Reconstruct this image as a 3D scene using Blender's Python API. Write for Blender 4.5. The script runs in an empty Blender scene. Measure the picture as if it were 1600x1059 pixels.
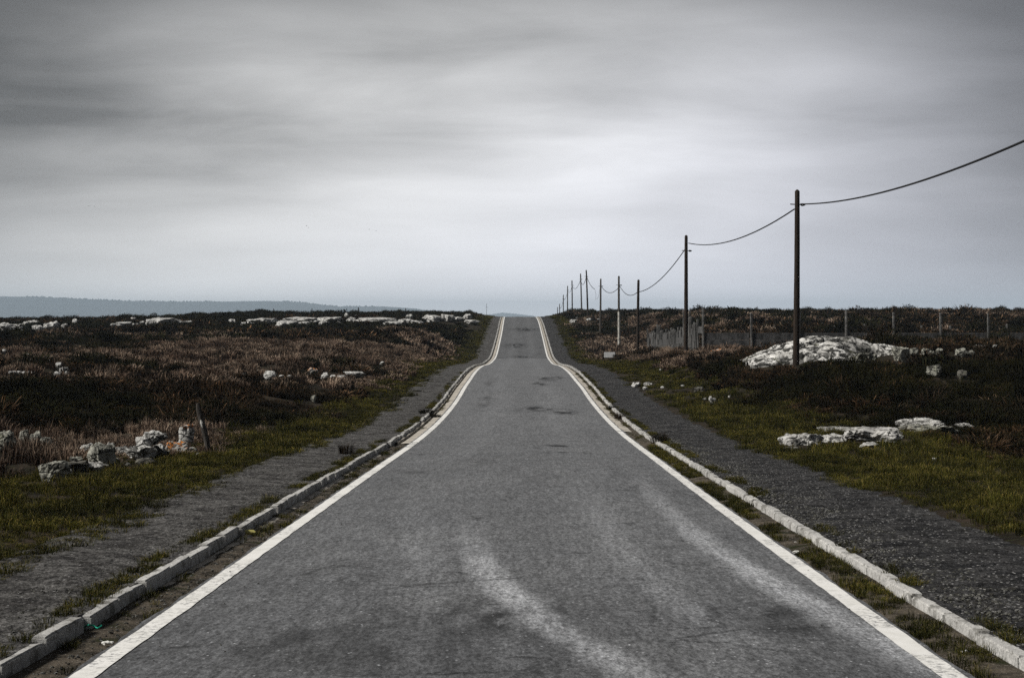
import bpy, bmesh, math, random
import numpy as np
from mathutils import Vector, Matrix, noise as mnoise

random.seed(7)
RNG = np.random.default_rng(11)
S = bpy.context.scene
COL = S.collection
R = math.radians

# ------------------------------------------------------------------ camera
F = 3000.0            # focal length in pixels of the 1600 px wide photograph
HY = 497.0            # row of the horizon
EYE = 1.70
cd = bpy.data.cameras.new('camera')
cam = bpy.data.objects.new('camera', cd)
COL.objects.link(cam)
cam.location = (0, 0, EYE)
cam.rotation_euler = (R(90), 0, 0)
cd.sensor_width = 36.0
cd.lens = F / 1600 * 36.0
cd.shift_y = -(529.5 - HY) / 1600
cd.clip_start = 0.2
cd.clip_end = 40000
S.camera = cam


# ------------------------------------------------------------------ node helper
class N:
    def __init__(s, tree):
        s.t = tree
        s.t.nodes.clear()

    def n(s, typ, **kw):
        nd = s.t.nodes.new(typ)
        for k, v in kw.items():
            setattr(nd, k, v)
        return nd

    def put(s, sock, v):
        if isinstance(v, bpy.types.NodeSocket):
            s.t.links.new(v, sock)
        elif v is not None:
            if isinstance(v, (tuple, list)) and len(v) == 3 and sock.type == 'RGBA':
                v = (*v, 1)
            sock.default_value = v

    def math(s, op, a, b=None, c=None, clamp=False):
        nd = s.n('ShaderNodeMath', operation=op, use_clamp=clamp)
        for i, v in enumerate((a, b, c)):
            if v is not None:
                s.put(nd.inputs[i], v)
        return nd.outputs[0]

    def vmath(s, op, a, b=None):
        nd = s.n('ShaderNodeVectorMath', operation=op)
        s.put(nd.inputs[0], a)
        if b is not None:
            s.put(nd.inputs[1], b)
        return nd.outputs[0]

    def mix(s, f, a, b, mode='MIX'):
        nd = s.n('ShaderNodeMix', data_type='RGBA', blend_type=mode)
        s.put(nd.inputs[0], f)
        s.put(nd.inputs[6], a)
        s.put(nd.inputs[7], b)
        return nd.outputs[2]

    def ramp(s, v, lo, hi, a=0.0, b=1.0, smooth=True):
        nd = s.n('ShaderNodeMapRange', interpolation_type='SMOOTHSTEP' if smooth else 'LINEAR')
        for i, x in enumerate((v, lo, hi, a, b)):
            s.put(nd.inputs[i], x)
        return nd.outputs[0]

    def noise(s, vec, scale, detail=4, rough=0.55, dist=0.0):
        nd = s.n('ShaderNodeTexNoise')
        s.put(nd.inputs['Vector'], vec)
        nd.inputs['Scale'].default_value = scale
        nd.inputs['Detail'].default_value = detail
        nd.inputs['Roughness'].default_value = rough
        nd.inputs['Distortion'].default_value = dist
        return nd.outputs[0]

    def voro(s, vec, scale, feature='F1', out=0, rand=1.0):
        nd = s.n('ShaderNodeTexVoronoi', feature=feature)
        s.put(nd.inputs['Vector'], vec)
        nd.inputs['Scale'].default_value = scale
        nd.inputs['Randomness'].default_value = rand
        return nd.outputs[out]

    def scale(s, vec, v):
        nd = s.n('ShaderNodeMapping')
        s.put(nd.inputs[0], vec)
        nd.inputs[3].default_value = v
        return nd.outputs[0]

    def attr(s, name, out='Fac'):
        return s.n('ShaderNodeAttribute', attribute_name=name).outputs[out]

    def bump(s, h, strength=0.5, dist=0.02):
        nd = s.n('ShaderNodeBump')
        nd.inputs['Strength'].default_value = strength
        nd.inputs['Distance'].default_value = dist
        s.put(nd.inputs['Height'], h)
        return nd.outputs[0]

    def surface(s, col, rough=0.85, normal=None, spec=0.3, trans=None):
        b = s.n('ShaderNodeBsdfPrincipled')
        s.put(b.inputs['Base Color'], col)
        s.put(b.inputs['Roughness'], rough)
        b.inputs['Specular IOR Level'].default_value = spec
        if normal is not None:
            s.put(b.inputs['Normal'], normal)
        o = s.n('ShaderNodeOutputMaterial')
        s.t.links.new(b.outputs[0], o.inputs[0])
        return b


def mat(name):
    m = bpy.data.materials.new(name)
    m.use_nodes = True
    return m, N(m.node_tree)


# ------------------------------------------------------------------ world: overcast sky
CLOUD_X, CLOUD_Y = 3.754, 1.134
SUN_EL, SUN_AZ = 42.0, -106.0      # azimuth from the viewing direction, negative to the left
w = bpy.data.worlds.new('World')
S.world = w
w.use_nodes = True
n = N(w.node_tree)
gen = n.n('ShaderNodeTexCoord').outputs['Generated']
sep = n.n('ShaderNodeSeparateXYZ')
n.put(sep.inputs[0], gen)
dx, dy, dz = sep.outputs
sky = n.n('ShaderNodeTexSky', sky_type='NISHITA', sun_disc=False)
sky.sun_elevation = R(SUN_EL)
sky.sun_rotation = R(SUN_AZ)
sky.air_density = 1.0
sky.dust_density = 3.0
# cloud sheet seen in perspective: direction divided by height
up = n.math('ADD', n.math('MAXIMUM', dz, 0.0), 0.20)
cv = n.n('ShaderNodeCombineXYZ')
n.put(cv.inputs[0], n.math('DIVIDE', dx, up))
n.put(cv.inputs[1], n.math('DIVIDE', dy, up))
cloudp = n.vmath('ADD', cv.outputs[0], (CLOUD_X, CLOUD_Y, 0.0))
big = n.noise(cloudp, 0.85, 2, 0.5)
fine = n.noise(n.scale(cloudp, (0.8, 1.25, 1.0)), 2.6, 5, 0.55, 0.3)
cl = n.math('ADD', n.math('MULTIPLY', n.math('SUBTRACT', big, 0.5), 3.0), n.math('MULTIPLY', n.math('SUBTRACT', fine, 0.5), 1.05))
# thin bright part of the overcast ahead, heavier clouds above and to both sides
az = n.math('ARCTAN2', dx, dy)
el = n.math('ARCSINE', dz)
ga = n.math('POWER', n.math('DIVIDE', n.math('ADD', az, 0.03), 0.26), 2.0)
ge = n.math('POWER', n.math('DIVIDE', n.math('MAXIMUM', n.math('SUBTRACT', el, 0.092), 0.0), 0.080), 2.0)
gd = n.math('POWER', n.math('DIVIDE', n.math('MINIMUM', n.math('SUBTRACT', el, 0.092), 0.0), 0.55), 2.0)
glow = n.math('EXPONENT', n.math('MULTIPLY', n.math('POWER', n.math('ADD', n.math('ADD', ga, ge), gd), 1.5), -1.0))
hor = n.math('MULTIPLY', n.math('EXPONENT', n.math('DIVIDE', n.math('MAXIMUM', dz, 0.0), -0.03)), 0.17)
base = n.math('ADD', n.math('ADD', 0.019, n.math('MULTIPLY', glow, 0.205)), hor)
thick = n.ramp(el, 0.0, 0.12, 0.12, 1.0)
mod = n.math('ADD', 1.0, n.math('MULTIPLY', cl, thick))
lum = n.math('MULTIPLY', base, n.math('MAXIMUM', mod, 0.30))
tint = n.mix(n.ramp(n.math('ADD', n.math('MULTIPLY', az, 0.9), n.math('MULTIPLY', el, -1.2)), -0.25, 0.2),
             (0.995, 0.995, 0.995), (0.94, 0.955, 1.06))
cloudcol = n.vmath('MULTIPLY', tint, n.math('MULTIPLY', lum, 10.0))
skyg = n.mix(0.75, sky.outputs[0], (2.2, 2.25, 2.35))
bg = n.n('ShaderNodeBackground')
n.put(bg.inputs[0], n.mix(0.96, skyg, cloudcol))
bg.inputs[1].default_value = 0.1
wo = n.n('ShaderNodeOutputWorld')
w.node_tree.links.new(bg.outputs[0], wo.inputs[0])

sd = bpy.data.lights.new('sun', 'SUN')
sd.energy = 1.5
sd.angle = R(10)
sd.color = (1.0, 0.965, 0.91)
sun = bpy.data.objects.new('sun', sd)
COL.objects.link(sun)
sv = Vector((math.sin(R(SUN_AZ)) * math.cos(R(SUN_EL)), math.cos(R(SUN_AZ)) * math.cos(R(SUN_EL)), math.sin(R(SUN_EL))))
sun.rotation_euler = sv.to_track_quat('Z', 'Y').to_euler()
sun.location = sv * 60

S.view_settings.view_transform = 'Standard'
S.view_settings.look = 'None'
S.view_settings.exposure = 1.6
S.view_settings.gamma = 1.0
S.view_settings.use_curve_mapping = False
S.render.engine = 'CYCLES'
S.cycles.use_denoising = False
S.cycles.use_adaptive_sampling = False
S.cycles.max_bounces = 5
S.cycles.diffuse_bounces = 3
S.cycles.volume_bounces = 1


# ------------------------------------------------------------------ numeric helpers
def pchip(x, xp, yp):
    x = np.asarray(x, float)
    xp = np.asarray(xp, float)
    yp = np.asarray(yp, float)
    h = np.diff(xp)
    s = np.diff(yp) / h
    m = np.zeros_like(xp)
    m[0], m[-1] = s[0], s[-1]
    for i in range(1, len(xp) - 1):
        m[i] = (s[i - 1] * h[i] + s[i] * h[i - 1]) / (h[i] + h[i - 1])
    i = np.clip(np.searchsorted(xp, x) - 1, 0, len(xp) - 2)
    t = (x - xp[i]) / h[i]
    t = np.clip(t, 0, 1)
    return ((2 * t**3 - 3 * t**2 + 1) * yp[i] + (t**3 - 2 * t**2 + t) * h[i] * m[i]
            + (-2 * t**3 + 3 * t**2) * yp[i + 1] + (t**3 - t**2) * h[i] * m[i + 1])


def sstep(a, b, x):
    t = np.clip((np.asarray(x, float) - a) / (b - a), 0, 1)
    return t * t * (3 - 2 * t)


def _hash(ix, iy, seed):
    h = (ix.astype(np.int64) * 374761393 + iy.astype(np.int64) * 668265263 + seed * 1442695041) & 0xFFFFFFFF
    h = ((h ^ (h >> 13)) * 1274126177) & 0xFFFFFFFF
    return ((h ^ (h >> 16)) & 0xFFFF) / 65535.0


def vnoise(x, y, seed=0):
    x = np.asarray(x, float)
    y = np.asarray(y, float)
    ix, iy = np.floor(x), np.floor(y)
    fx, fy = x - ix, y - iy
    fx = fx * fx * fx * (fx * (fx * 6 - 15) + 10)
    fy = fy * fy * fy * (fy * (fy * 6 - 15) + 10)
    a, b = _hash(ix, iy, seed), _hash(ix + 1, iy, seed)
    c, d = _hash(ix, iy + 1, seed), _hash(ix + 1, iy + 1, seed)
    return (a * (1 - fx) + b * fx) * (1 - fy) + (c * (1 - fx) + d * fx) * fy


def fbm(x, y, seed=0, octs=4):
    s, a, t = 0, 0.5, 0
    for o in range(octs):
        s = s + a * vnoise(x * 2**o + 17.3 * o, y * 2**o - 9.1 * o, seed + o)
        t += a
        a *= 0.5
    return s / t


# ------------------------------------------------------------------ the lie of the land (heights relative to the eye)
RD = np.array([(-60, -0.25), (-30, -0.97), (0, -1.69), (10.4, -1.94), (24.7, -2.285), (33, -2.48), (40, -2.65), (45.3, -2.76), (51.6, -2.85),
               (58.7, -2.90), (68, -2.89), (77, -2.79), (85, -2.76), (95, -2.72), (105, -2.77), (118, -2.93), (131, -3.19),
               (145, -3.42), (157.7, -3.51), (166, -3.54), (174.5, -3.50), (191, -3.06), (207, -2.45), (226, -1.73), (247, -0.86),
               (262, -0.33), (280, 0.06), (300, 0.2), (315, 0.16), (340, -0.4), (400, -3.2), (500, -8), (720, -30)])
XC = np.array([(-60, -0.3), (0, 0), (10.4, 0.033), (24.7, 0.12), (40, 0.247), (51.6, 0.33), (68, 0.42), (85, 0.47), (105, 0.525), (131, 0.62),
               (174, 0.88), (226, 1.13), (306, 1.27), (720, 1.4)])
LP = np.array([(-60, -1.2), (0, -1.75), (20, -2.18), (30, -2.40), (37, -2.56), (45, -2.56), (60, -2.42), (80, -2.25), (110, -2.0), (140, -1.85),
               (180, -1.45), (210, -1.05), (240, -0.6), (270, -0.3), (300, -0.15), (330, -0.3), (370, -0.8), (450, -5), (600, -22), (720, -42)])
RP = np.array([(-60, -1.2), (0, -1.8), (20, -2.1), (40, -2.45), (55, -2.25), (70, -1.94), (85, -1.95), (107, -1.92), (120, -2.25), (144, -2.75),
               (160, -2.75), (181, -2.58), (200, -2.3), (219, -1.75), (240, -0.6), (256, -0.1), (280, 0.2), (300, 0.35), (330, 0.2),
               (368, -0.3), (405, -1.7), (442, -3.4), (480, -4.6), (600, -20), (720, -42)])
RQ = np.array([(-60, -1.0), (0, -1.7), (20, -2.0), (40, -2.45), (52, -2.1), (62, -1.75), (72, -1.55), (85, -1.55), (100, -1.65), (112, -1.75),
               (150, -1.35), (180, -0.55), (205, 0.05), (230, 0.2), (255, 0.28), (300, 0.2), (360, -0.4), (450, -5), (600, -22), (720, -42)])


def road_z(d):
    return pchip(d, RD[:, 0], RD[:, 1]) + EYE


def road_x(d):
    return pchip(d, XC[:, 0], XC[:, 1])


def ground(X, d, rough=True):
    X = np.asarray(X, float)
    d = np.asarray(d, float)
    rz = road_z(d) - EYE
    u = X - road_x(d)
    au = np.abs(u)
    near = rz + np.where(au < 2.95, -0.10, 0.0) - 0.01 * sstep(2.95, 3.3, au) + 0.095 * sstep(3.9, 4.7, au)
    left = pchip(d, LP[:, 0], LP[:, 1])
    ridge = np.exp(-((d - 300) / 55.0)**2)
    left = left + ridge * np.interp(X, [-300, -85, -55, -40, -28, -8], [-1.5, -1.0, -0.2, 0.2, 0.2, 0.45])
    r1 = pchip(d, RP[:, 0], RP[:, 1])
    r2 = pchip(d, RQ[:, 0], RQ[:, 1])
    k = sstep(10.5, 17.0, u)
    right = r1 * (1 - k) + r2 * k
    wide = np.where(u < 0, left, right)
    wl = sstep(4.0, 11.0, au)
    z = near * (1 - wl) + wide * wl
    if rough:
        m = sstep(4.2, 9.0, au)
        z = z + m * (0.55 * (fbm(X / 16.0, d / 16.0, 3, 3) - 0.5) + 0.85 * (fbm(X / 3.4, d / 4.0, 8, 3) - 0.5)
                      + 1.2 * sstep(215, 290, d) * (fbm(X / 19.0, d / 30.0, 14, 4) - 0.5))
    far = np.abs(X)
    z = z - 36 * sstep(160, 330, far)
    return z + EYE


def solve(px, py):
    """the point of the ground that the photograph shows at this pixel"""
    d = np.arange(9.0, 420.0, 0.1)
    X = (px - 800.0) / F * d
    y = HY - (ground(X, d) - EYE) / d * F
    i = np.argmax(y <= py)
    if not (y <= py).any():
        i = np.argmin(y)
    return float(X[i]), float(d[i]), float(ground(X[i], d[i]))


# ------------------------------------------------------------------ object helpers
def tag(o, label=None, cat=None, group=None, kind=None):
    if label:
        o['label'] = label
    if cat:
        o['category'] = cat
    if group:
        o['group'] = group
    if kind:
        o['kind'] = kind
    return o


def link(name, me, parent=None, loc=None):
    o = bpy.data.objects.new(name, me)
    COL.objects.link(o)
    if parent is not None:
        o.parent = parent
    if loc is not None:
        o.location = loc
    return o


def mesh(name, V, Fc, m=None, smooth=False):
    me = bpy.data.meshes.new(name)
    me.from_pydata([tuple(v) for v in V], [], [tuple(f) for f in Fc])
    if m is not None:
        me.materials.append(m)
    if smooth:
        me.polygons.foreach_set('use_smooth', [True] * len(me.polygons))
    me.update()
    return me


def grid_mesh(name, P, m, smooth=True):
    """P: (rows, cols, 3)"""
    r, c, _ = P.shape
    i = np.arange(r * c).reshape(r, c)
    q = np.stack([i[:-1, :-1], i[:-1, 1:], i[1:, 1:], i[1:, :-1]], -1).reshape(-1, 4)
    me = bpy.data.meshes.new(name)
    me.vertices.add(r * c)
    me.vertices.foreach_set('co', P.reshape(-1).astype(np.float32))
    me.loops.add(q.size)
    me.loops.foreach_set('vertex_index', q.reshape(-1).astype(np.int32))
    me.polygons.add(len(q))
    me.polygons.foreach_set('loop_start', np.arange(0, q.size, 4, dtype=np.int32))
    me.polygons.foreach_set('loop_total', np.full(len(q), 4, np.int32))
    me.polygons.foreach_set('use_smooth', np.full(len(q), smooth))
    me.update(calc_edges=True)
    me.validate()
    if m is not None:
        me.materials.append(m)
    return me


def strip(d, offs):
    """ribbon along the road: offs = list of (u, dz) where each may be an array over d"""
    cols = []
    for u, dz in offs:
        u = np.broadcast_to(u, d.shape)
        dz = np.broadcast_to(dz, d.shape)
        cols.append(np.stack([road_x(d) + u, d, road_z(d) + dz], -1))
    return np.stack(cols, 1)


def setattrf(me, name, vals):
    a = me.attributes.new(name, 'FLOAT', 'POINT')
    a.data.foreach_set('value', np.asarray(vals, np.float32).reshape(-1))


def tube(pts, rad, seg=8, cap=True):
    """verts / faces of a tapered tube along pts"""
    V, Fc = [], []
    pts = [Vector(p) for p in pts]
    rad = rad if hasattr(rad, '__len__') else [rad] * len(pts)
    for k, p in enumerate(pts):
        t = (pts[min(k + 1, len(pts) - 1)] - pts[max(k - 1, 0)]).normalized()
        a = t.cross(Vector((0, 0, 1)))
        if a.length < 0.05:
            a = t.cross(Vector((0, 1, 0)))
        a.normalize()
        b = t.cross(a)
        for j in range(seg):
            th = 2 * math.pi * j / seg
            V.append(p + rad[k] * (math.cos(th) * a + math.sin(th) * b))
    for k in range(len(pts) - 1):
        for j in range(seg):
            j2 = (j + 1) % seg
            Fc.append((k * seg + j, k * seg + j2, (k + 1) * seg + j2, (k + 1) * seg + j))
    if cap:
        Fc.append(tuple(range(seg))[::-1])
        Fc.append(tuple((len(pts) - 1) * seg + j for j in range(seg)))
    return V, Fc


def box(x0, x1, y0, y1, z0, z1, b=0.0, jit=0.0):
    bm = bmesh.new()
    bmesh.ops.create_cube(bm, size=1)
    for v in bm.verts:
        v.co = Vector(((x0 + x1) / 2 + v.co.x * (x1 - x0), (y0 + y1) / 2 + v.co.y * (y1 - y0), (z0 + z1) / 2 + v.co.z * (z1 - z0)))
    if b > 0:
        bmesh.ops.bevel(bm, geom=bm.edges[:], offset=b, segments=1, affect='EDGES')
    if jit > 0:
        for v in bm.verts:
            v.co += Vector((random.uniform(-jit, jit), random.uniform(-jit, jit), random.uniform(-jit, jit)))
    return bm


def bm_mesh(name, bm, m, smooth=False):
    me = bpy.data.meshes.new(name)
    bm.normal_update()
    bm.to_mesh(me)
    bm.free()
    me.materials.append(m)
    if smooth:
        me.polygons.foreach_set('use_smooth', [True] * len(me.polygons))
    return me


# ------------------------------------------------------------------ materials
def obj_co(n):
    return n.n('ShaderNodeTexCoord').outputs['Object']


m_soil, n = mat('heath_soil')
co = obj_co(n)
c = n.mix(n.ramp(n.noise(co, 1.4, 5), 0.35, 0.7), (0.012, 0.010, 0.007), (0.040, 0.030, 0.022))
c = n.mix(n.ramp(n.noise(co, 9.0, 4), 0.5, 0.75), c, (0.03, 0.032, 0.012))
n.surface(c, 0.95, n.bump(n.noise(co, 14, 5), 0.8, 0.05), 0.1)

m_road, n = mat('worn_asphalt')
co = obj_co(n)
g1 = n.noise(co, 70, 3, 0.7)
g2 = n.noise(n.scale(co, (1.0, 0.30, 1.0)), 34, 3, 0.7)          # grit washed into short streaks along the road
g5 = n.noise(n.scale(co, (1.0, 0.10, 1.0)), 15, 3, 0.7)
g3 = n.noise(n.scale(co, (1.0, 0.55, 1.0)), 0.9, 6, 0.65)
g4 = n.noise(n.scale(co, (1.3, 0.10, 1.0)), 1.3, 4, 0.6)
v = n.math('ADD', 0.118, n.math('MULTIPLY', n.math('SUBTRACT', g3, 0.5), 0.055))
v = n.math('ADD', v, n.math('MULTIPLY', n.math('SUBTRACT', g4, 0.5), 0.06))
v = n.math('ADD', v, n.math('MULTIPLY', n.attr('wear_vignette'), 1.25))
v = n.math('MULTIPLY', v, n.ramp(g1, 0.36, 0.64, 0.55, 1.50, False))
v = n.math('MULTIPLY', v, n.ramp(g2, 0.36, 0.64, 0.55, 1.48, False))
v = n.math('MULTIPLY', v, n.ramp(g5, 0.36, 0.64, 0.78, 1.24, False))
chip = n.ramp(n.voro(n.scale(co, (1.0, 0.6, 1.0)), 17), 0.10, 0.17, 1.0, 0.0)
chip = n.math('MULTIPLY', chip, n.ramp(n.noise(co, 5, 3), 0.50, 0.58))
v = n.math('ADD', v, n.math('MULTIPLY', chip, 0.30))
hole = n.ramp(n.noise(n.scale(co, (0.8, 1.0, 1.0)), 4.5, 7, 0.78), 0.585, 0.64)
hole = n.math('MULTIPLY', hole, n.ramp(n.noise(co, 0.7, 3), 0.48, 0.62))
v = n.math('MULTIPLY', v, n.math('SUBTRACT', 1.0, n.math('MULTIPLY', hole, 0.60)))
crk = n.ramp(n.voro(n.scale(n.vmath('ADD', co, n.vmath('MULTIPLY', n.mix(n.noise(co, 3.0, 4, 0.7), (0, 0, 0), (1, 1, 1)), (0.5, 0.5, 0.0))), (0.8, 1.0, 1.0)), 0.55, 'DISTANCE_TO_EDGE'), 0.004, 0.016, 1.0, 0.0)
crk = n.math('MULTIPLY', crk, n.ramp(n.noise(co, 0.45, 4, 0.6), 0.50, 0.56))
v = n.math('MULTIPLY', v, n.math('SUBTRACT', 1.0, n.math('MULTIPLY', crk, 0.45)))
v = n.math('MAXIMUM', v, 0.012)
c = n.vmath('MULTIPLY', n.mix(g3, (0.955, 0.985, 1.05), (0.985, 1.0, 1.02)), v)
n.surface(c, 0.75, n.bump(n.math('ADD', g1, n.math('MULTIPLY', hole, -0.8)), 0.6, 0.01), 0.3)

m_edge, n = mat('asphalt_edge')
co = obj_co(n)
n.surface(n.mix(n.noise(co, 30, 4), (0.02, 0.02, 0.02), (0.06, 0.058, 0.055)), 0.9, n.bump(n.noise(co, 40, 3), 0.7, 0.02), 0.2)

m_line, n = mat('white_road_paint')
co = obj_co(n)
wr = n.ramp(n.noise(co, 22, 6, 0.7), 0.51, 0.575)
wr = n.math('MULTIPLY', wr, n.ramp(n.noise(co, 0.8, 4), 0.42, 0.58))
c = n.mix(n.ramp(n.noise(co, 5, 4), 0.35, 0.75), (0.84, 0.83, 0.80), (0.72, 0.71, 0.67))
c = n.mix(n.math('MULTIPLY', wr, 0.8), c, (0.2, 0.2, 0.2))
n.surface(c, 0.6, n.bump(n.noise(co, 80, 2), 0.4, 0.004), 0.3)

m_kerb, n = mat('kerb_concrete')
tc = n.n('ShaderNodeTexCoord').outputs['Object']
rnd = n.n('ShaderNodeObjectInfo').outputs['Random']
cvx = n.n('ShaderNodeCombineXYZ')
n.put(cvx.inputs[0], n.math('MULTIPLY', rnd, 37.0))
co = n.vmath('ADD', tc, cvx.outputs[0])
v = n.math('ADD', 0.50, n.math('MULTIPLY', n.math('SUBTRACT', rnd, 0.5), 0.12))
v = n.math('ADD', v, n.math('MULTIPLY', n.math('SUBTRACT', n.noise(co, 7, 5, 0.65), 0.5), 0.34))
v = n.math('MULTIPLY', v, n.ramp(n.noise(co, 42, 4, 0.75), 0.36, 0.64, 0.6, 1.25, False))
c = n.vmath('MULTIPLY', (1.0, 0.985, 0.945), v)
st = n.ramp(n.noise(co, 3.2, 7, 0.75), 0.51, 0.60)
c = n.mix(n.math('MULTIPLY', st, 0.7), c, (0.09, 0.085, 0.07))
n.surface(c, 0.88, n.bump(n.noise(co, 45, 5, 0.7), 0.6, 0.012), 0.2)

m_conc, n = mat('gutter_concrete')
co = obj_co(n)
c = n.mix(n.ramp(n.noise(co, 2.6, 5), 0.3, 0.7), (0.30, 0.275, 0.235), (0.52, 0.48, 0.42))
c = n.mix(n.ramp(n.noise(co, 6, 5, 0.7), 0.56, 0.7), c, (0.09, 0.08, 0.06))
n.surface(c, 0.9, n.bump(n.noise(co, 30, 5), 0.5, 0.015), 0.2)

m_dirt, n = mat('gutter_dirt')
co = obj_co(n)
c = n.mix(n.ramp(n.noise(co, 3.5, 5, 0.65), 0.35, 0.65), (0.024, 0.021, 0.016), (0.105, 0.088, 0.068))
c = n.mix(n.ramp(n.noise(co, 45, 3, 0.7), 0.58, 0.68), c, (0.26, 0.23, 0.19))
c = n.mix(n.ramp(n.noise(co, 2.0, 4), 0.56, 0.66), c, (0.022, 0.024, 0.010))
n.surface(c, 0.95, n.bump(n.noise(co, 38, 5, 0.7), 0.9, 0.02), 0.1)


def path_mat(name, dark, light, specks, soil):
    m, n = mat(name)
    co = obj_co(n)
    a = n.ramp(n.noise(n.scale(co, (0.8, 0.8, 1)), 2.6, 7, 0.75), 0.36, 0.64)
    c = n.mix(a, dark, light)
    k1 = n.ramp(n.noise(co, 55, 3, 0.7), 0.38, 0.62, 0.25, 1.7, False)
    k2 = n.ramp(n.noise(n.scale(co, (1.0, 0.4, 1.0)), 20, 4, 0.75), 0.38, 0.62, 0.3, 1.65, False)
    c = n.vmath('MULTIPLY', c, n.math('MULTIPLY', k1, k2))
    sp = n.math('MULTIPLY', n.ramp(n.voro(n.scale(co, (1.0, 0.5, 1.0)), 22), 0.16, 0.26, 1.0, 0.0), n.ramp(n.noise(co, 6, 4), 0.44, 0.56))
    c = n.mix(n.math('MULTIPLY', sp, specks), c, (0.34, 0.335, 0.33))
    c = n.mix(n.math('MULTIPLY', n.ramp(n.noise(co, 3.0, 7, 0.75), 0.56, 0.64), soil), c, (0.024, 0.023, 0.012))
    h = n.math('ADD', n.noise(co, 40, 4, 0.75), n.math('MULTIPLY', n.noise(co, 9, 5, 0.7), 0.9))
    n.surface(c, 0.92, n.bump(h, 0.6, 0.03), 0.08)
    return m


m_path_l = path_mat('grey_path', (0.034, 0.032, 0.031), (0.105, 0.102, 0.098), 0.6, 0.25)
m_path_r = path_mat('dark_gravel_path', (0.016, 0.016, 0.017), (0.052, 0.051, 0.051), 1.0, 0.2)


def rock_mat(name, base, dark_amt, lichen=0.0, top=0.0):
    m, n = mat(name)
    tc = n.n('ShaderNodeTexCoord').outputs['Object']
    rnd = n.n('ShaderNodeObjectInfo').outputs['Random']
    cvx = n.n('ShaderNodeCombineXYZ')
    n.put(cvx.inputs[0], n.math('MULTIPLY', rnd, 61.0))
    n.put(cvx.inputs[2], n.math('MULTIPLY', rnd, 23.0))
    co = n.vmath('ADD', tc, cvx.outputs[0])
    c = n.mix(n.ramp(n.noise(co, 4.0, 5, 0.6), 0.3, 0.7), tuple(x * 0.62 for x in base), base)
    c = n.mix(n.ramp(n.noise(co, 34, 3, 0.7), 0.3, 0.75), n.mix(0.4, c, (0.06, 0.06, 0.06)), c)
    bl = n.ramp(n.noise(co, 5.5, 7, 0.75, 0.5), 0.555 - 0.09 * dark_amt, 0.60 - 0.09 * dark_amt)
    c = n.mix(n.math('MULTIPLY', bl, 0.85), c, (0.035, 0.034, 0.03))
    wv = n.scale(co, (1.0, 1.0, 2.2))
    ck = n.ramp(n.voro(wv, 2.3, 'DISTANCE_TO_EDGE'), 0.012, 0.05, 1.0, 0.0)
    ck = n.math('MULTIPLY', ck, n.ramp(n.noise(co, 2.2, 3), 0.42, 0.58))
    c = n.mix(n.math('MULTIPLY', ck, 0.9), c, (0.02, 0.02, 0.018))
    gl = n.ramp(n.noise(co, 3.1, 5, 0.7), 0.56, 0.70)
    c = n.mix(n.math('MULTIPLY', gl, 0.35), c, (0.26, 0.27, 0.16))
    if lichen:
        sp = n.n('ShaderNodeSeparateXYZ')
        n.put(sp.inputs[0], tc)
        t = n.ramp(sp.outputs[2], top - 0.05, top + 0.05)
        o = n.ramp(n.noise(co, 11, 4, 0.6), 0.50, 0.56)
        c = n.mix(n.math('MULTIPLY', n.math('MULTIPLY', o, t), lichen), c, (0.50, 0.17, 0.02))
    h = n.math('ADD', n.noise(co, 9, 6, 0.7), n.math('MULTIPLY', ck, -0.6))
    n.surface(c, 0.92, n.bump(h, 0.85, 0.06), 0.15)
    return m


m_rock = rock_mat('granite', (0.72, 0.71, 0.675), 0.5)
m_rock_pale = rock_mat('pale_granite', (0.84, 0.83, 0.80), 0.25)
m_rock_grey = rock_mat('lichened_granite', (0.46, 0.455, 0.39), 0.65)
m_rock_dark = rock_mat('dark_granite', (0.20, 0.19, 0.16), 0.9)
m_rock_or = rock_mat('orange_lichened_granite', (0.86, 0.85, 0.80), 0.2, 0.95, 0.40)
m_rock_or2 = rock_mat('orange_patched_granite', (0.62, 0.61, 0.57), 0.5, 0.95, 0.13)

# the outcrop's material: long joints across the dome
m_crop, n = mat('jointed_granite')
co = obj_co(n)
c = n.mix(n.ramp(n.noise(co, 1.7, 6, 0.65), 0.3, 0.7), (0.46, 0.45, 0.42), (0.80, 0.79, 0.76))
bl = n.ramp(n.noise(n.scale(co, (1.0, 1.0, 2.0)), 2.4, 8, 0.78, 0.6), 0.475, 0.515)
c = n.mix(n.math('MULTIPLY', bl, 0.95), c, (0.022, 0.022, 0.02))
ck = n.math('MAXIMUM', n.math('MULTIPLY', n.attr('crack_shade'), 1.0), 0.0)
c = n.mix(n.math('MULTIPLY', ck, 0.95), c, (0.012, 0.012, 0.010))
c = n.mix(n.math('MULTIPLY', n.ramp(n.noise(co, 2.0, 5), 0.58, 0.7), 0.3), c, (0.25, 0.25, 0.15))
n.surface(c, 0.92, n.bump(n.noise(n.scale(co, (1.0, 1.0, 2.2)), 5, 6, 0.7), 0.7, 0.06), 0.12)


def wood_mat(name, a, b, rough=0.9):
    m, n = mat(name)
    co = obj_co(n)
    st = n.noise(n.scale(co, (1, 1, 0.06)), 26, 4, 0.7)
    c = n.mix(n.ramp(st, 0.3, 0.72), a, b)
    c = n.mix(n.ramp(n.noise(co, 1.1, 4), 0.55, 0.75), c, tuple(x * 1.7 for x in b))
    n.surface(c, rough, n.bump(st, 0.7, 0.015), 0.15)
    return m


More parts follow.
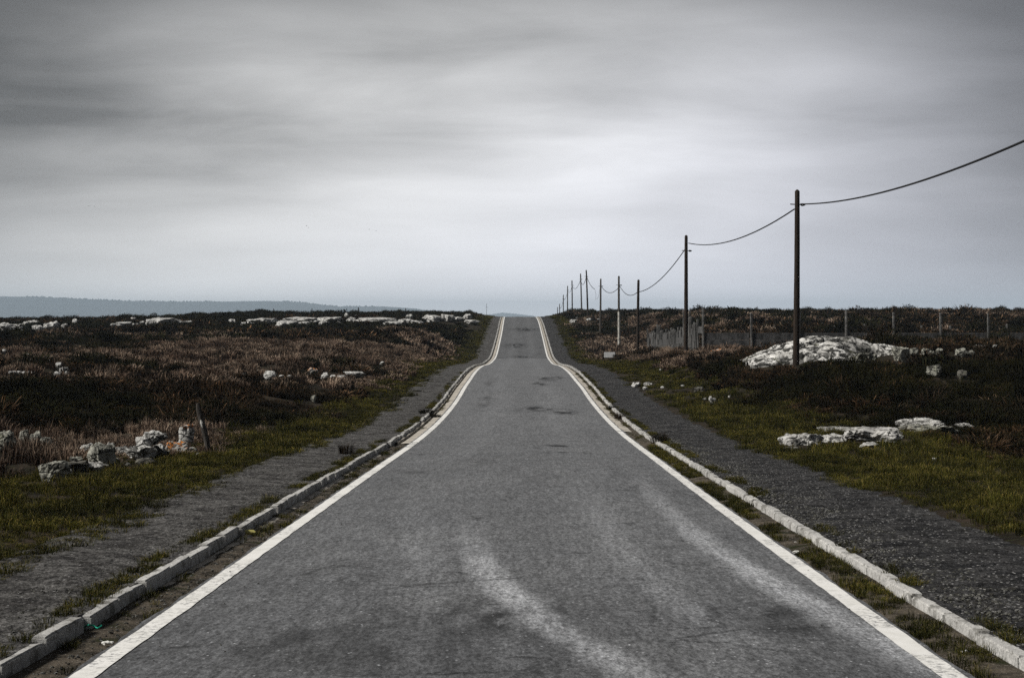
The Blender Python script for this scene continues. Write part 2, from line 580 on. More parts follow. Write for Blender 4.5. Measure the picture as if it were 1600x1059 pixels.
m_pole = wood_mat('dark_creosoted_wood', (0.010, 0.008, 0.006), (0.042, 0.030, 0.023))
m_pole_grey = wood_mat('weathered_grey_wood', (0.03, 0.028, 0.025), (0.11, 0.10, 0.09))
m_post = wood_mat('weathered_post_wood', (0.025, 0.022, 0.019), (0.10, 0.09, 0.082))
m_white, n = mat('flaking_whitewash')
co = obj_co(n)
n.surface(n.mix(n.ramp(n.noise(n.scale(co, (1, 1, 0.3)), 9, 5, 0.7), 0.42, 0.62), (0.55, 0.54, 0.50), (0.18, 0.165, 0.14)), 0.9,
          n.bump(n.noise(co, 20, 4), 0.5, 0.01), 0.2)
m_wire, n = mat('black_cable')
n.surface((0.012, 0.012, 0.013), 0.6)
m_iron, n = mat('rusty_iron')
n.surface(n.mix(n.noise(obj_co(n), 20, 4), (0.02, 0.018, 0.016), (0.07, 0.04, 0.026)), 0.7)

m_wall, n = mat('dark_weathered_concrete')
tc = n.n('ShaderNodeTexCoord').outputs['Object']
rnd = n.n('ShaderNodeObjectInfo').outputs['Random']
cvx = n.n('ShaderNodeCombineXYZ')
n.put(cvx.inputs[0], n.math('MULTIPLY', rnd, 51.0))
co = n.vmath('ADD', tc, cvx.outputs[0])
c = n.mix(n.ramp(n.noise(n.scale(co, (1, 1, 0.5)), 3.0, 6, 0.7), 0.3, 0.72), (0.022, 0.022, 0.022), (0.15, 0.147, 0.145))
c = n.mix(n.math('MULTIPLY', rnd, 0.45), c, (0.03, 0.03, 0.03))
n.surface(c, 0.92, n.bump(n.noise(co, 14, 5), 0.6, 0.03), 0.15)
m_cpost, n = mat('concrete_post')
co = obj_co(n)
rnd = n.n('ShaderNodeObjectInfo').outputs['Random']
c = n.mix(n.ramp(n.noise(co, 8, 6, 0.7), 0.35, 0.7), (0.06, 0.059, 0.056), (0.27, 0.262, 0.25))
c = n.mix(n.math('MULTIPLY', rnd, 0.5), c, (0.05, 0.05, 0.048))
n.surface(c, 0.92, n.bump(n.noise(co, 20, 5), 0.6, 0.03), 0.15)
m_sign, n = mat('weathered_sign_board')
co = obj_co(n)
c = n.mix(n.ramp(n.noise(co, 22, 4, 0.7), 0.42, 0.6), (0.85, 0.85, 0.85), (0.50, 0.50, 0.51))
n.surface(c, 0.6, None, 0.3)


VEG = 0.47


def veg_mat(name, low, high, patch, patch_scale=0.12):
    """per blade colour in 'Col', per clump variation, and drifts across the heath"""
    m, n = mat(name)
    col = n.attr('Col', 'Color')
    rnd = n.n('ShaderNodeObjectInfo').outputs['Random']
    k_ = VEG
    c = n.vmath('MULTIPLY', col, n.mix(rnd, tuple(x * k_ for x in low), tuple(x * k_ for x in high)))
    pos = n.n('ShaderNodeNewGeometry').outputs['Position']
    pn = n.ramp(n.noise(pos, patch_scale, 5, 0.65), 0.40, 0.60)
    c = n.mix(pn, c, n.vmath('MULTIPLY', c, patch))
    b = n.surface(c, 0.9, None, 0.08)
    return m


m_heather = veg_mat('heather', (0.35, 0.35, 0.35), (2.2, 2.05, 1.9), (1.7, 1.4, 1.2), 0.3)
m_dry = veg_mat('dry_heath', (0.5, 0.49, 0.48), (2.2, 2.15, 2.1), (0.5, 0.46, 0.45), 0.3)
m_gorse = veg_mat('gorse', (0.4, 0.42, 0.4), (1.6, 1.5, 1.3), (1.5, 1.35, 1.1), 0.3)
m_grass = veg_mat('grass', (0.35, 0.38, 0.32), (1.9, 1.85, 1.6), (2.4, 2.2, 1.7), 0.6)
m_weed = veg_mat('weed', (0.7, 0.7, 0.7), (1.3, 1.2, 1.1), (1.2, 1.0, 0.8))

m_hill, n = mat('far_wooded_hill')
co = obj_co(n)
n.surface(n.mix(n.noise(co, 0.01, 5), (0.012, 0.020, 0.024), (0.03, 0.04, 0.042)), 0.95)
m_ftree, n = mat('far_forest')
n.surface((0.014, 0.02, 0.016), 0.95)
m_sea, n = mat('sea_water')
co = obj_co(n)
n.surface((0.05, 0.075, 0.09), 0.25, n.bump(n.noise(co, 0.08, 4), 0.3, 1.0), 0.5)

# ------------------------------------------------------------------ ground, sea, far hills
dv = np.concatenate([np.arange(-30, 62, 0.5), np.arange(62, 135, 0.9), np.arange(135, 330, 1.4), np.arange(330, 721, 6)])
uv = np.concatenate([np.arange(0, 4.6, 0.42), np.arange(4.6, 22, 0.55), np.arange(22, 70, 1.3), np.arange(70, 345, 9)])
uv = np.concatenate([-uv[:0:-1], uv])
DD, UU = np.meshgrid(dv, uv, indexing='ij')
XX = UU + road_x(DD)
ZZ = ground(XX, DD)
me = grid_mesh('ground', np.stack([XX, DD, ZZ], -1), m_soil)
tag(link('ground', me), kind='structure')

sx = np.linspace(-5200, 5200, 60)
sy = np.linspace(-300, 13500, 80)
SX, SY = np.meshgrid(sx, sy)
me = grid_mesh('sea', np.stack([SX, SY, np.full_like(SX, -31.0)], -1).transpose(1, 0, 2), m_sea)
tag(link('sea', me), kind='structure')


def hill(name, D, prof, depth):
    """long wooded ridge across the water; prof = (photo column, photo row) of its skyline"""
    prof = np.array(prof, float)
    xs = np.linspace(prof[0, 0], prof[-1, 0], 420)
    top = np.interp(xs, prof[:, 0], prof[:, 1])
    X = (xs - 800) / F * D
    H = (HY - top) / F * D + EYE + 3.0 * (fbm(X / 70.0, X * 0, 5, 4) - 0.5)
    rows = []
    for t in np.linspace(-1, 1, 25):
        prof_t = (1 - abs(t)**1.6) if t < 0 else (1 - abs(t)**2)
        z = -33 + (H + 33) * prof_t + 5 * (fbm(X / 120, np.full_like(X, t * 6), 9) - 0.5) * (1 - abs(t)) * abs(t) * 4
        rows.append(np.stack([X, np.full_like(X, D + t * depth), z], -1))
    o = link(name, grid_mesh(name, np.stack(rows, 0)[:, ::-1], m_hill))
    tag(o, kind='structure')
    return X, H


HX, HH = hill('hills', 9000.0, [(-420, 470), (-160, 464), (0, 463), (50, 463.5), (110, 466), (200, 470), (280, 471.5), (350, 471),
                                (420, 470), (470, 472), (500, 476), (530, 479), (600, 478.5), (650, 482), (700, 490), (745, 505)], 900)
hill('hills', 11800.0, [(690, 506), (760, 492), (785, 488.5), (800, 489.5), (830, 493), (860, 499), (890, 507)], 700)

V, Fc = [], []
for k in range(700):
    i = random.uniform(0, 1)
    x = HX[0] + (HX[-1] - HX[0]) * i
    if x > -620 or fbm(np.array([x / 300.0]), np.array([0.3]), 4)[0] < 0.40:
        continue
    h = float(np.interp(x, HX, HH))
    y = 9000 + random.uniform(-160, 30)
    hh = random.uniform(3, 9)
    rr = random.uniform(3, 7)
    b0 = len(V)
    for j in range(6):
        a = j * math.pi / 3
        V.append((x + rr * math.cos(a), y + rr * math.sin(a), h - 3))
        V.append((x + rr * 0.8 * math.cos(a), y + rr * 0.8 * math.sin(a), h - 3 + hh * random.uniform(0.5, 0.75)))
    V.append((x, y, h - 3 + hh * random.uniform(0.8, 1.0)))
    for j in range(6):
        j2 = (j + 1) % 6
        Fc.append((b0 + 2 * j, b0 + 2 * j2, b0 + 2 * j2 + 1, b0 + 2 * j + 1))
        Fc.append((b0 + 2 * j + 1, b0 + 2 * j2 + 1, b0 + 12))
o = link('far_woods', mesh('far_woods', V, Fc, m_ftree))
tag(o, 'dark fringe of trees along the crest of the hazy blue hills', 'woods', kind='stuff')

# ------------------------------------------------------------------ road
dr = np.concatenate([np.arange(-28, 6, 0.5), np.arange(6, 40, 0.10), np.arange(40, 90, 0.25), np.arange(90, 340, 0.7), np.arange(340, 600, 4)])
nc = 76
ragl = 0.03 * (fbm(dr / 0.5, dr * 0, 21, 4) - 0.5) * 2
ragr = 0.03 * (fbm(dr / 0.5, dr * 0, 31, 4) - 0.5) * 2
cols = []
for k in range(nc):
    t = k / (nc - 1)
    u = -2.455 + ragl + (4.91 - ragl + ragr) * t
    cols.append((u, 0.02 * (1 - (2 * t - 1)**2)))
P = strip(dr, cols)
# worn marks, stains and a painted vignette, laid out on the road plane
xc = road_x(dr)[:, None]
U = P[:, :, 0] - xc
Dm = np.broadcast_to(dr[:, None], U.shape)


def on_road(px, py):
    d = np.arange(7, 330, 0.05)
    y = HY - (road_z(d) - EYE) / d * F
    i = np.argmax(y <= py)
    return (px - 800) / F * d[i] - road_x(d[i]), d[i]


wear_vignette = np.zeros_like(U)
for pts, wd, amt in (([(728, 800), (738, 845), (752, 885), (790, 928), (850, 978), (930, 1022), (1010, 1064), (1120, 1110)], 0.145, 0.14),
                     ([(985, 735), (1010, 765), (1080, 832), (1160, 887), (1260, 942), (1370, 1002), (1440, 1045), (1520, 1090)], 0.145, 0.13),
                     ([(905, 740), (935, 810), (985, 880), (1060, 945), (1160, 1000), (1280, 1050)], 0.17, 0.03),
                     ([(640, 760), (655, 850), (690, 930), (750, 1000), (830, 1059)], 0.20, 0.022)):
    q = np.array([on_road(*p) for p in pts])
    s = np.linspace(0, 1, 160)
    ss = np.linspace(0, 1, len(q))
    qx, qd = pchip(s, ss, q[:, 0]), pchip(s, ss, q[:, 1])
    best = np.full(U.shape, 9.0)
    along = np.zeros(U.shape)
    for a, b, t_ in zip(qx, qd, s):
        e_ = np.hypot(U - a, (Dm - b) * 0.55)
        along = np.where(e_ < best, t_, along)
        best = np.minimum(best, e_)
    amt = amt * sstep(0.0, 0.35, along) * (1 - sstep(0.75, 1.0, along))
    fl = fbm(U * 2.5, Dm * 0.9, 61, 4)
    wear_vignette += amt * np.exp(-(best / (wd * (0.85 + 0.3 * fl)))**4) * (0.65 + 0.6 * fl)
for px, py, su, sdist, amt in ((852, 592, 0.35, 2.2, -0.05), (872, 590, 0.18, 1.6, -0.04), (846, 600, 0.30, 2.0, -0.04), (845, 640, 0.55, 1.6, -0.045),
                               (885, 645, 0.35, 1.2, -0.045), (880, 697, 0.30, 0.6, -0.05), (760, 628, 0.22, 5.0, -0.028), (765, 600, 0.20, 5.0, -0.02),
                               (880, 708, 0.35, 0.25, -0.06), (815, 558, 0.9, 3.0, -0.03), (805, 540, 0.9, 4.0, -0.03), (820, 515, 1.3, 4.0, -0.035),
                               (640, 738, 0.35, 0.45, -0.03), (745, 720, 0.4, 3.0, -0.02), (770, 960, 0.55, 0.8, -0.045), (700, 985, 0.8, 0.9, -0.035),
                               (1000, 850, 0.3, 0.7, -0.03), (1190, 960, 0.5, 0.35, -0.05), (1280, 985, 0.5, 0.3, -0.04), (1100, 900, 0.3, 0.5, -0.03),
                               (560, 900, 0.6, 1.2, -0.025), (430, 1010, 0.6, 0.8, -0.03), (640, 1040, 0.7, 0.5, -0.03)):
    u0, d0 = on_road(px, py)
    amt *= 2.0 if py < 720 else 0.65
    wob = fbm(U * 5, Dm * 1.6, 77, 4)
    wear_vignette += amt * np.exp(-(((U - u0) / su)**2 + ((Dm - d0) / sdist)**2)) * (0.1 + 1.7 * sstep(0.40, 0.62, wob))
# wheel tracks, polished paler; overall paler further off
tr = np.exp(-((np.abs(U) - 0.95) / 0.38)**2)
wear_vignette += 0.014 * tr * (0.4 + fbm(U * 1.5, Dm * 0.12, 5))
wear_vignette += 0.012 * sstep(25, 60, Dm) - 0.022 * (1 - sstep(9.5, 17, Dm))  # near end darkened, a vignette painted into the surface colour
# the darker resurfaced length on the far slope
wear_vignette -= 0.030 * sstep(166, 170, Dm)
road_me = grid_mesh('road', P, m_road)
setattrf(road_me, 'wear_vignette', wear_vignette)
# thickness at both broken edges
road = link('road', road_me)
tag(road, kind='structure')
for rag, s in ((ragl, -1), (ragr, 1)):
    e = s * 2.455 + rag
    Q = strip(dr, [(e, 0.0), (e + s * 0.012, -0.02), (e + s * 0.03, -0.075)])
    if s < 0:
        Q = Q[:, ::-1]
    tag(link('road_edge', grid_mesh('road_edge', Q, m_edge), road))

# edge lines (left one is cut across where a service trench was patched)
lines = {-1: [(-28, 39.2), (39.42, 40.2), (40.42, 41.2), (41.42, 84.6), (84.75, 88.4), (88.55, 330)], 1: [(-28, 47.4), (47.55, 330)]}
for s, spans in lines.items():
    Vt, Ft = [], []
    for a, b in spans:
        st = dr[(dr > a) & (dr < b)]
        st = np.concatenate([[a], st, [b]])
        j1 = 0.008 * (fbm(st / 0.35, st * 0, 41 + s, 3) - 0.5) * 2
        j2 = 0.008 * (fbm(st / 0.35, st * 0, 51 + s, 3) - 0.5) * 2
        hw = 0.07
        uu0, uu1 = s * 2.35 - hw + j1, s * 2.35 + hw + j2
        t0 = 1 - (uu0 / 2.455)**2
        t1 = 1 - (uu1 / 2.455)**2
        Q = strip(st, [(uu0, 0.02 * t0 + 0.005), (uu1, np.maximum(0.02 * t1, 0) + 0.005)])
        b0 = len(Vt)
        Vt += [tuple(p) for p in Q.reshape(-1, 3)]
        for i in range(len(st) - 1):
            Ft.append((b0 + 2 * i, b0 + 2 * i + 1, b0 + 2 * i + 3, b0 + 2 * i + 2))
    tag(link('edge_line', mesh('edge_line', Vt, Ft, m_line)), kind='structure')

# gutters: dirt near the camera, a concrete channel further on
dg = dr[dr < 345]
ng = fbm(dg / 1.3, dg * 0, 15, 4) - 0.5
for s in (-1, 1):
    hz = 0.02 * (fbm(dg / 0.4, dg * 0 + s, 19, 3) - 0.5)
    lv = 0.0 if s < 0 else 0.022
    cs = [(s * 2.40, -0.085), (s * 2.50, -0.062 + hz + lv * 0.5), (s * 2.62, -0.055 + hz + lv), (s * 2.74, -0.05 - hz + lv), (s * 2.86, -0.045 + hz + lv), (s * 3.0, -0.05)]
    Q = strip(dg, cs)
    if s > 0:
        pass
    else:
        Q = Q[:, ::-1]
    tag(link('gutter_dirt', grid_mesh('gutter_dirt', Q, m_dirt)), kind='structure')
    start = 41.5 if s < 0 else 47.6
    dc = dr[(dr > start) & (dr < 340)]
    up_ = 0.0 if s < 0 else 0.016
    wv_ = 0.03 * (fbm(dc / 2.0, dc * 0, 25, 3) - 0.5)
    cs = [(s * (2.478 + wv_ * 0.3), -0.06), (s * (2.480 + wv_ * 0.3), -0.028 + up_), (s * (2.60 + wv_), -0.034 + up_), (s * (2.68 + wv_), -0.040 + up_)]
    if s < 0:
        cs += [(s * 2.70, -0.058), (s * 2.735, -0.056), (s * 2.75, -0.012), (s * 2.80, -0.010), (s * 2.83, -0.06)]
    else:
        cs += [(s * (2.72 + wv_), -0.06)]
    Q = strip(dc, cs)
    if s < 0:
        Q = Q[:, ::-1]
    tag(link('gutter_channel', grid_mesh('gutter_channel', Q, m_conc, smooth=False)), kind='structure')
# rounded mortar fillet at the foot of the near left kerb
dc = dr[(dr > 13) & (dr < 39.5)]
bump = 0.020 * (0.1 + fbm(dc / 0.5, dc * 0, 35, 4)) * sstep(13, 15, dc) * (0.35 + 0.65 * sstep(15, 22, dc))
Q = strip(dc, [(-2.69, -0.075), (-2.715, -0.066 + bump), (-2.75, -0.056 + bump * 1.4), (-2.80, -0.05 + bump * 1.2), (-2.83, -0.07)])
tag(link('mortar_fillet', grid_mesh('mortar_fillet', Q[:, ::-1], m_conc)), kind='structure')

# footpaths behind the kerbs
dp = dr[dr < 345]
for s, m, wd in ((-1, m_path_l, 2.35), (1, m_path_r, 2.75)):
    out = 2.35 + wd + 0.1 * (fbm(dp / 1.7, dp * 0, 45 + s, 4) - 0.5) * 2
    cs = []
    for t in np.linspace(0, 1, 30):
        u = 2.88 + (out - 2.88) * t
        cs.append((s * u, 0.038 + 0.045 * (fbm(u / 0.35, dp / 0.45, 55 + s, 4) - 0.5) + 0.03 * sstep(2.9, 4.4, u) - 0.12 * sstep(0.78, 1.0, t)))
    Q = strip(dp, cs)
    if s < 0:
        Q = Q[:, ::-1]
    tag(link('footpath', grid_mesh('footpath', Q, m)), kind='structure')


# ------------------------------------------------------------------ kerbs, stone by stone
def kerb_mesh(k, L):
    rr = random.Random(100 + k)
    bm = bmesh.new()
    bmesh.ops.create_cube(bm, size=1)
    bmesh.ops.subdivide_edges(bm, edges=[e for e in bm.edges if abs((e.verts[0].co - e.verts[1].co).y) > 0.5], cuts=5)
    for v in bm.verts:
        v.co = Vector((v.co.x * 0.095, v.co.y * (L - 0.007), v.co.z * 0.27 - 0.135))
    es = [e for e in bm.edges if all(abs(v.co.z) < 1e-4 for v in e.verts)
          and not (abs(e.verts[0].co.x - e.verts[1].co.x) > 0.05 and abs(abs(e.verts[0].co.y) - L / 2) > 0.05)]
    bmesh.ops.bevel(bm, geom=es, offset=0.012, segments=2, affect='EDGES')
    for v in bm.verts:
        q = v.co * 6 + Vector((k * 9.1, 0, 0))
        v.co += 0.008 * Vector((mnoise.noise(q), 0.6 * mnoise.noise(q + Vector((5, 3, 1))), mnoise.noise(q + Vector((1, 7, 2)))))
        if k == 2 and v.co.z > -0.06:      # chipped corner
            c = Vector((0.0625 * (1 if k == 2 else -1), L / 2 * (1 if k == 4 else -1), 0))
            dd = (v.co - c).length
            if dd < 0.12:
                v.co.z -= (0.12 - dd) * 0.45
                v.co.x *= 0.9
    return bm_mesh('kerb_stone', bm, m_kerb)


KL = 0.96
kmesh = [kerb_mesh(k, KL) for k in range(6)]


def frame_at(d):
    e = 0.25
    t = Vector((float(road_x(d + e) - road_x(d - e)), 2 * e, float(road_z(d + e) - road_z(d - e)))).normalized()
    return math.atan2(-t.x, t.y), math.asin(t.z)


rk = random.Random(5)
for s in (-1, 1):
    k_root = bpy.data.objects.new('kerb', None)
    COL.objects.link(k_root)
    tag(k_root, kind='structure')
    d = 6.2 if s < 0 else 6.5
    first = True
    while d < 96:
        gap = (s < 0 and (39.6 < d < 40.5 or 52.2 < d < 53.0 or 80.4 < d < 81.2))
        if not gap:
            u = s * (2.862 + rk.uniform(-0.014, 0.014))
            rz, rx = frame_at(d)
            o = bpy.data.objects.new('kerb_stone', kmesh[rk.randrange(6)])
            COL.objects.link(o)
            o.parent = k_root
            hz = (0.054 if s < 0 else 0.050) + rk.uniform(-0.014, 0.012)
            if s < 0 and d < 10.6:
                hz -= 0.045
            o.location = (float(road_x(d)) + u, d, float(road_z(d)) + hz)
            o.rotation_euler = (rx + rk.uniform(-0.012, 0.012), rk.uniform(-0.04, 0.04), rz + rk.uniform(-0.012, 0.012) * (4 if rk.random() < 0.12 else 1) + (math.pi if rk.random() < 0.5 else 0))
            if abs(o.rotation_euler[2]) > 2:
                o.rotation_euler[0] *= -1
        d += KL + rk.uniform(-0.004, 0.012) + (0.14 if (s < 0 and 11.2 < d < 12.2) else 0)
    # the rest of the row, too far off to tell stone from stone
    V, Fc = [], []
    while d < 330:
        u = s * (2.862 + rk.uniform(-0.02, 0.02))
        hz = 0.058 + rk.uniform(-0.02, 0.012)
        if rk.random() < 0.04:
            hz -= 0.05
        b0 = len(V)
        for e in (-KL / 2, KL / 2 - 0.03):
            x, z = float(road_x(d + e)), float(road_z(d + e))
            V += [(x + u - 0.062, d + e, z - 0.12), (x + u - 0.062, d + e, z + hz), (x + u + 0.062, d + e, z + hz), (x + u + 0.062, d + e, z - 0.12)]
        Fc += [(b0, b0 + 1, b0 + 5, b0 + 4), (b0 + 1, b0 + 2, b0 + 6, b0 + 5), (b0 + 2, b0 + 3, b0 + 7, b0 + 6), (b0, b0 + 3, b0 + 2, b0 + 1), (b0 + 4, b0 + 5, b0 + 6, b0 + 7)]
        d += KL
    tag(link('kerb_stone_row', mesh('kerb_stone_row', V, Fc, m_kerb), k_root), kind='stuff')

# ------------------------------------------------------------------ rocks
CLEAR = []          # (X, d, half width, room in front, room behind)


def rock_mesh(seed, wx, wy, h, m, sub, flat=0.0, sink=0.3, upright=False):
    rr = random.Random(seed)
    bm = bmesh.new()
    bmesh.ops.create_icosphere(bm, subdivisions=sub, radius=1)
    planes = []
    for _ in range(9):
        v = Vector((rr.gauss(0, 1), rr.gauss(0, 1), rr.gauss(0, 0.8))).normalized()
        planes.append((v, rr.uniform(0.55, 0.88)))
    planes.append((Vector((rr.uniform(-0.25, 0.25), rr.uniform(-0.5, 0.1), 1)).normalized(), rr.uniform(0.6, 0.8) - 0.2 * flat))
    off = Vector((rr.uniform(-50, 50), rr.uniform(-50, 50), rr.uniform(-50, 50)))
    for v in bm.verts:
        p = v.co.copy()
        for nv, o in planes:
            e = p.dot(nv) - o
            if e > 0:
                p -= nv * e * 0.92
        q = p * 1.5 + off
        p += p.normalized() * (0.20 * mnoise.noise(q) + 0.10 * mnoise.noise(q * 2.3) + 0.05 * mnoise.noise(q * 5.1))
        g = mnoise.noise(Vector((q.x * 1.1, q.y * 1.1, q.z * 1.5)) * 1.3)
        p -= p.normalized() * 0.11 * max(0.0, 0.12 - abs(g)) / 0.12
        if flat > 0.5:
            p.x *= 1 + 0.35 * mnoise.noise(Vector((off.x, p.y * 2.5, off.z)))
            p.y *= 1 + 0.5 * mnoise.noise(Vector((p.x * 2.2, off.y, off.z)))
            p.z += 0.16 * mnoise.noise(Vector((p.x * 2.6, p.y * 2.0, off.x)))
        v.co = p
    zs = [v.co.z for v in bm.verts]
    xs = [v.co.x for v in bm.verts]
    z0 = min(zs) + (max(zs) - min(zs)) * sink
    sc = h / (max(zs) - z0)
    kx = wx / (max(xs) - min(xs))
    cx = (max(xs) + min(xs)) / 2
    for v in bm.verts:
        v.co = Vector(((v.co.x - cx) * kx, v.co.y * wy / 1.7, (v.co.z - z0) * sc))
    return bm_mesh('rock', bm, m)


def rock(name, px, py, wp, hp, m, label, group=None, cat='rock', depth=None, lift=0.0, dd=0.0, flat=0.3, sink=0.3, seed=None, yaw=0.0, front=None):
    X, d, z = solve(px, py)
    if dd:
        d += dd
        X = (px - 800) / F * d
        z = float(ground(X, d)) if lift == 0 else z
    s = d / F
    wx, h = wp * s, hp * s
    wy = depth if depth else wx * random.uniform(0.6, 0.9)
    if wp * hp > 500:
        sub = 5
    elif wp > 14:
        sub = 4
    elif wp > 8:
        sub = 3
    else:
        sub = 2
    me = rock_mesh(seed if seed is not None else int(px * 31 + py * 7), wx, wy, h, m, sub, flat, sink)
    o = link(name, me, None, (X, d, z + lift))
    o.rotation_euler[2] = yaw
    tag(o, label, cat, group)
    CLEAR.append((X, d, wx * 0.5, front if front is not None else max(0.5, d * 0.028), wy * 0.5))
    return o


A, B, G, D_ = m_rock, m_rock_pale, m_rock_grey, m_rock_dark
gp = 'stones of the tumbled heap beside the leaning post'
st = [
    ('standing_stone', 291, 698, 27, 38, m_rock_or, 'upright pale stone with orange lichen on its top beside the leaning post', 'stone', 0.25, 0.05),
    ('boulder', 157, 727, 45, 30, G, 'smooth rounded grey boulder, the largest in the tumbled stone heap', 'boulder', 0.4, 0.2),
    ('stone', 137, 713, 25, 16, A, 'pale stone peeping out behind the smooth rounded boulder', 'stone', None, 0.3),
    ('stone', 86, 751, 48, 26, G, 'low crusty lichen covered stone at the left foot of the heap', 'stone', None, 0.5),
    ('stone', 117, 737, 42, 15, D_, 'flat dark topped stone between the crusty stone and the rounded boulder', 'stone', None, 0.9),
    ('stone', 150, 736, 40, 12, A, 'thin pale slab tilted under the smooth rounded boulder', 'stone', None, 0.9),
    ('boulder', 222, 719, 46, 21, A, 'broad low boulder at the foot of the small stone stack', 'boulder', None, 0.5),
    ('stone', 248, 715, 22, 18, A, 'angular pale stone leaning on the right of the broad low boulder', 'stone', None, 0.2),
    ('stone', 277, 710, 36, 17, m_rock_or2, 'grey stone with a bright orange lichen patch below the standing stone', 'stone', None, 0.3),
    ('stone', 191, 716, 17, 11, A, 'small triangular stone right of the smooth rounded boulder', 'stone', None, 0.1),
    ('stone', 190, 707, 24, 9, A, 'small flat stone lying behind the triangular stone', 'stone', None, 0.8),
    ('stone', 173, 704, 14, 11, A, 'small blocky stone right behind the rounded boulder top', 'stone', None, 0.2),
    ('stone', 229, 725, 33, 8, D_, 'thin dark slab half buried in front of the broad low boulder', 'stone', None, 0.9),
    ('stone', 10, 706, 34, 20, G, 'grey stone cut by the left edge of the photo above the path', 'stone', None, 0.3),
    ('stone', 38, 701, 17, 19, G, 'left of a leaning pair of dark grey stones near the left edge', 'stone', None, 0.2),
    ('stone', 56, 703, 17, 19, G, 'right of a leaning pair of dark grey stones near the left edge', 'stone', None, 0.2),
    ('stone', 73, 706, 18, 13, G, 'low pointed grey stone just right of the leaning pair of stones', 'stone', None, 0.2),
]
for nm, px, py, wp, hp, m, lb, ct, dep, fl in st:
    if nm == 'standing_stone':
        X, d, z = solve(px, py)
        bm = box(-0.16, 0.16, -0.12, 0.12, -0.12, 0.46)
        bmesh.ops.subdivide_edges(bm, edges=bm.edges[:], cuts=9, use_grid_fill=True)
        for v in bm.verts:
            q = v.co * 5.0
            k = (v.co.z + 0.12) / 0.58
            v.co.x *= 1.0 - 0.12 * k + 0.10 * mnoise.noise(Vector((0, 0, v.co.z * 7)))
            v.co += 0.035 * Vector((mnoise.noise(q), mnoise.noise(q + Vector((4, 1, 9))), mnoise.noise(q + Vector((8, 2, 3)))))
            v.co += 0.016 * Vector((mnoise.noise(q * 3.2), mnoise.noise(q * 3.2 + Vector((4, 1, 9))), 0))
            r2 = math.hypot(v.co.x / 0.17, v.co.y / 0.13)
            if r2 > 1.05:
                v.co.x *= 1.05 / r2
                v.co.y *= 1.05 / r2
            if v.co.z > 0.38:
                v.co.z -= max(0.0, -v.co.x) * 0.55
        o = link(nm, bm_mesh(nm, bm, m), None, (X, d, z))
        tag(o, lb, ct, gp)
        CLEAR.append((X, d, 0.2, 1.2, 0.2))
    else:
        rock(nm, px, py, wp * 1.08, hp * 1.22, m, lb, gp, ct, depth=dep, flat=fl, front=3.5 if px < 80 else 1.3, lift=0.10 if px < 80 else 0.0)
for px, py, wp, hp, lb in ((203, 713, 22, 13, 'broken stone between the triangular stone and the broad low boulder'), (266, 702, 19, 13, 'stone between the overhanging capstone and the standing stone'),
                           (302, 707, 14, 9, 'small stone at the right foot of the standing stone'), (120, 724, 22, 11, 'pale stone just above the flat dark topped stone'),
                           (177, 724, 22, 11, 'stone at the right foot of the smooth rounded boulder'), (70, 742, 18, 9, 'small stone behind the left end of the crusty stone'),
                           (214, 707, 15, 10, 'stone against the left side of the squarish block'), (104, 742, 20, 11, 'stone at the right end of the crusty lichen covered stone'),
                           (258, 714, 15, 11, 'stone between the angular stone and the orange patched stone')):
    rock('stone', px, py, wp, hp, A if px % 3 else G, lb, gp, 'stone', front=0.9, flat=0.4)
X, d, z = solve(222, 719)
for nm, px, wp, hp, lf, ddx, m, lb, fl in (('stone', 225, 27, 18, 0.20, 0.1, A, 'squarish block sitting on the broad low boulder in the stone stack', 0.2),
                                           ('stone', 242, 44, 24, 0.22, 0.45, A, 'overhanging capstone at the top right of the small stone stack', 0.6),
                                           ('stone', 240, 34, 20, 0.0, 0.5, D_, 'filler stone coloured dark as the shade under the overhanging capstone', 0.3)):  # last stone is dark to stand in for shade below the capstone
    s = d / F
    o = link(nm, rock_mesh(int(px * 13), wp * s, wp * s * 0.7, hp * s, m, 4, fl, 0.25 if lf == 0 else 0.05), None, ((px - 800) / F * (d + ddx), d + ddx, z + lf))
    tag(o, lb, 'stone', gp)
for px, py, wp, hp in ((160, 702, 11, 6), (207, 705, 13, 8), (183, 697, 6, 7), (104, 712, 8, 4), (95, 709, 7, 4), (310, 712, 9, 5), (200, 727, 9, 5)):
    rock('stone', px, py, wp, hp, A, 'fist sized stone among the bigger stones of the tumbled heap', gp, 'stone', front=0.7)

gm = 'pale stones of the ruined wall in the left heath'
for px, py, wp, hp, lb in ((101, 586, 18, 9, 'largest pale stone on top of the small cairn in the left heath'), (92, 579, 11, 10, 'pointed pale stone just behind the small cairn in the left heath'),
                           (89, 592, 11, 8, 'lower left stone at the foot of the small cairn in the left heath'), (104, 591, 10, 7, 'lower right stone at the foot of the small cairn in the left heath')):
    rock('stone', px, py, wp, hp, B, lb, gm, 'stone', front=5.0, lift=0.08)
for px, py, wp, hp in ((41, 560, 13, 5), (51, 569, 10, 6), (62, 574, 15, 8), (76, 573, 14, 7), (7, 552, 7, 4)):
    rock('stone', px, py, wp, hp, B, 'pale stone in the line running up behind the small cairn', gm, 'stone', front=5.0, lift=0.08)
for px in (16, 23, 30, 38, 45, 52):
    rock('stone', px, 587, 8, 4, B, 'little pale stone in the short row left of the small cairn', gm, 'stone', front=5.0, lift=0.08)
go = 'pale stones in the middle of the left heath'
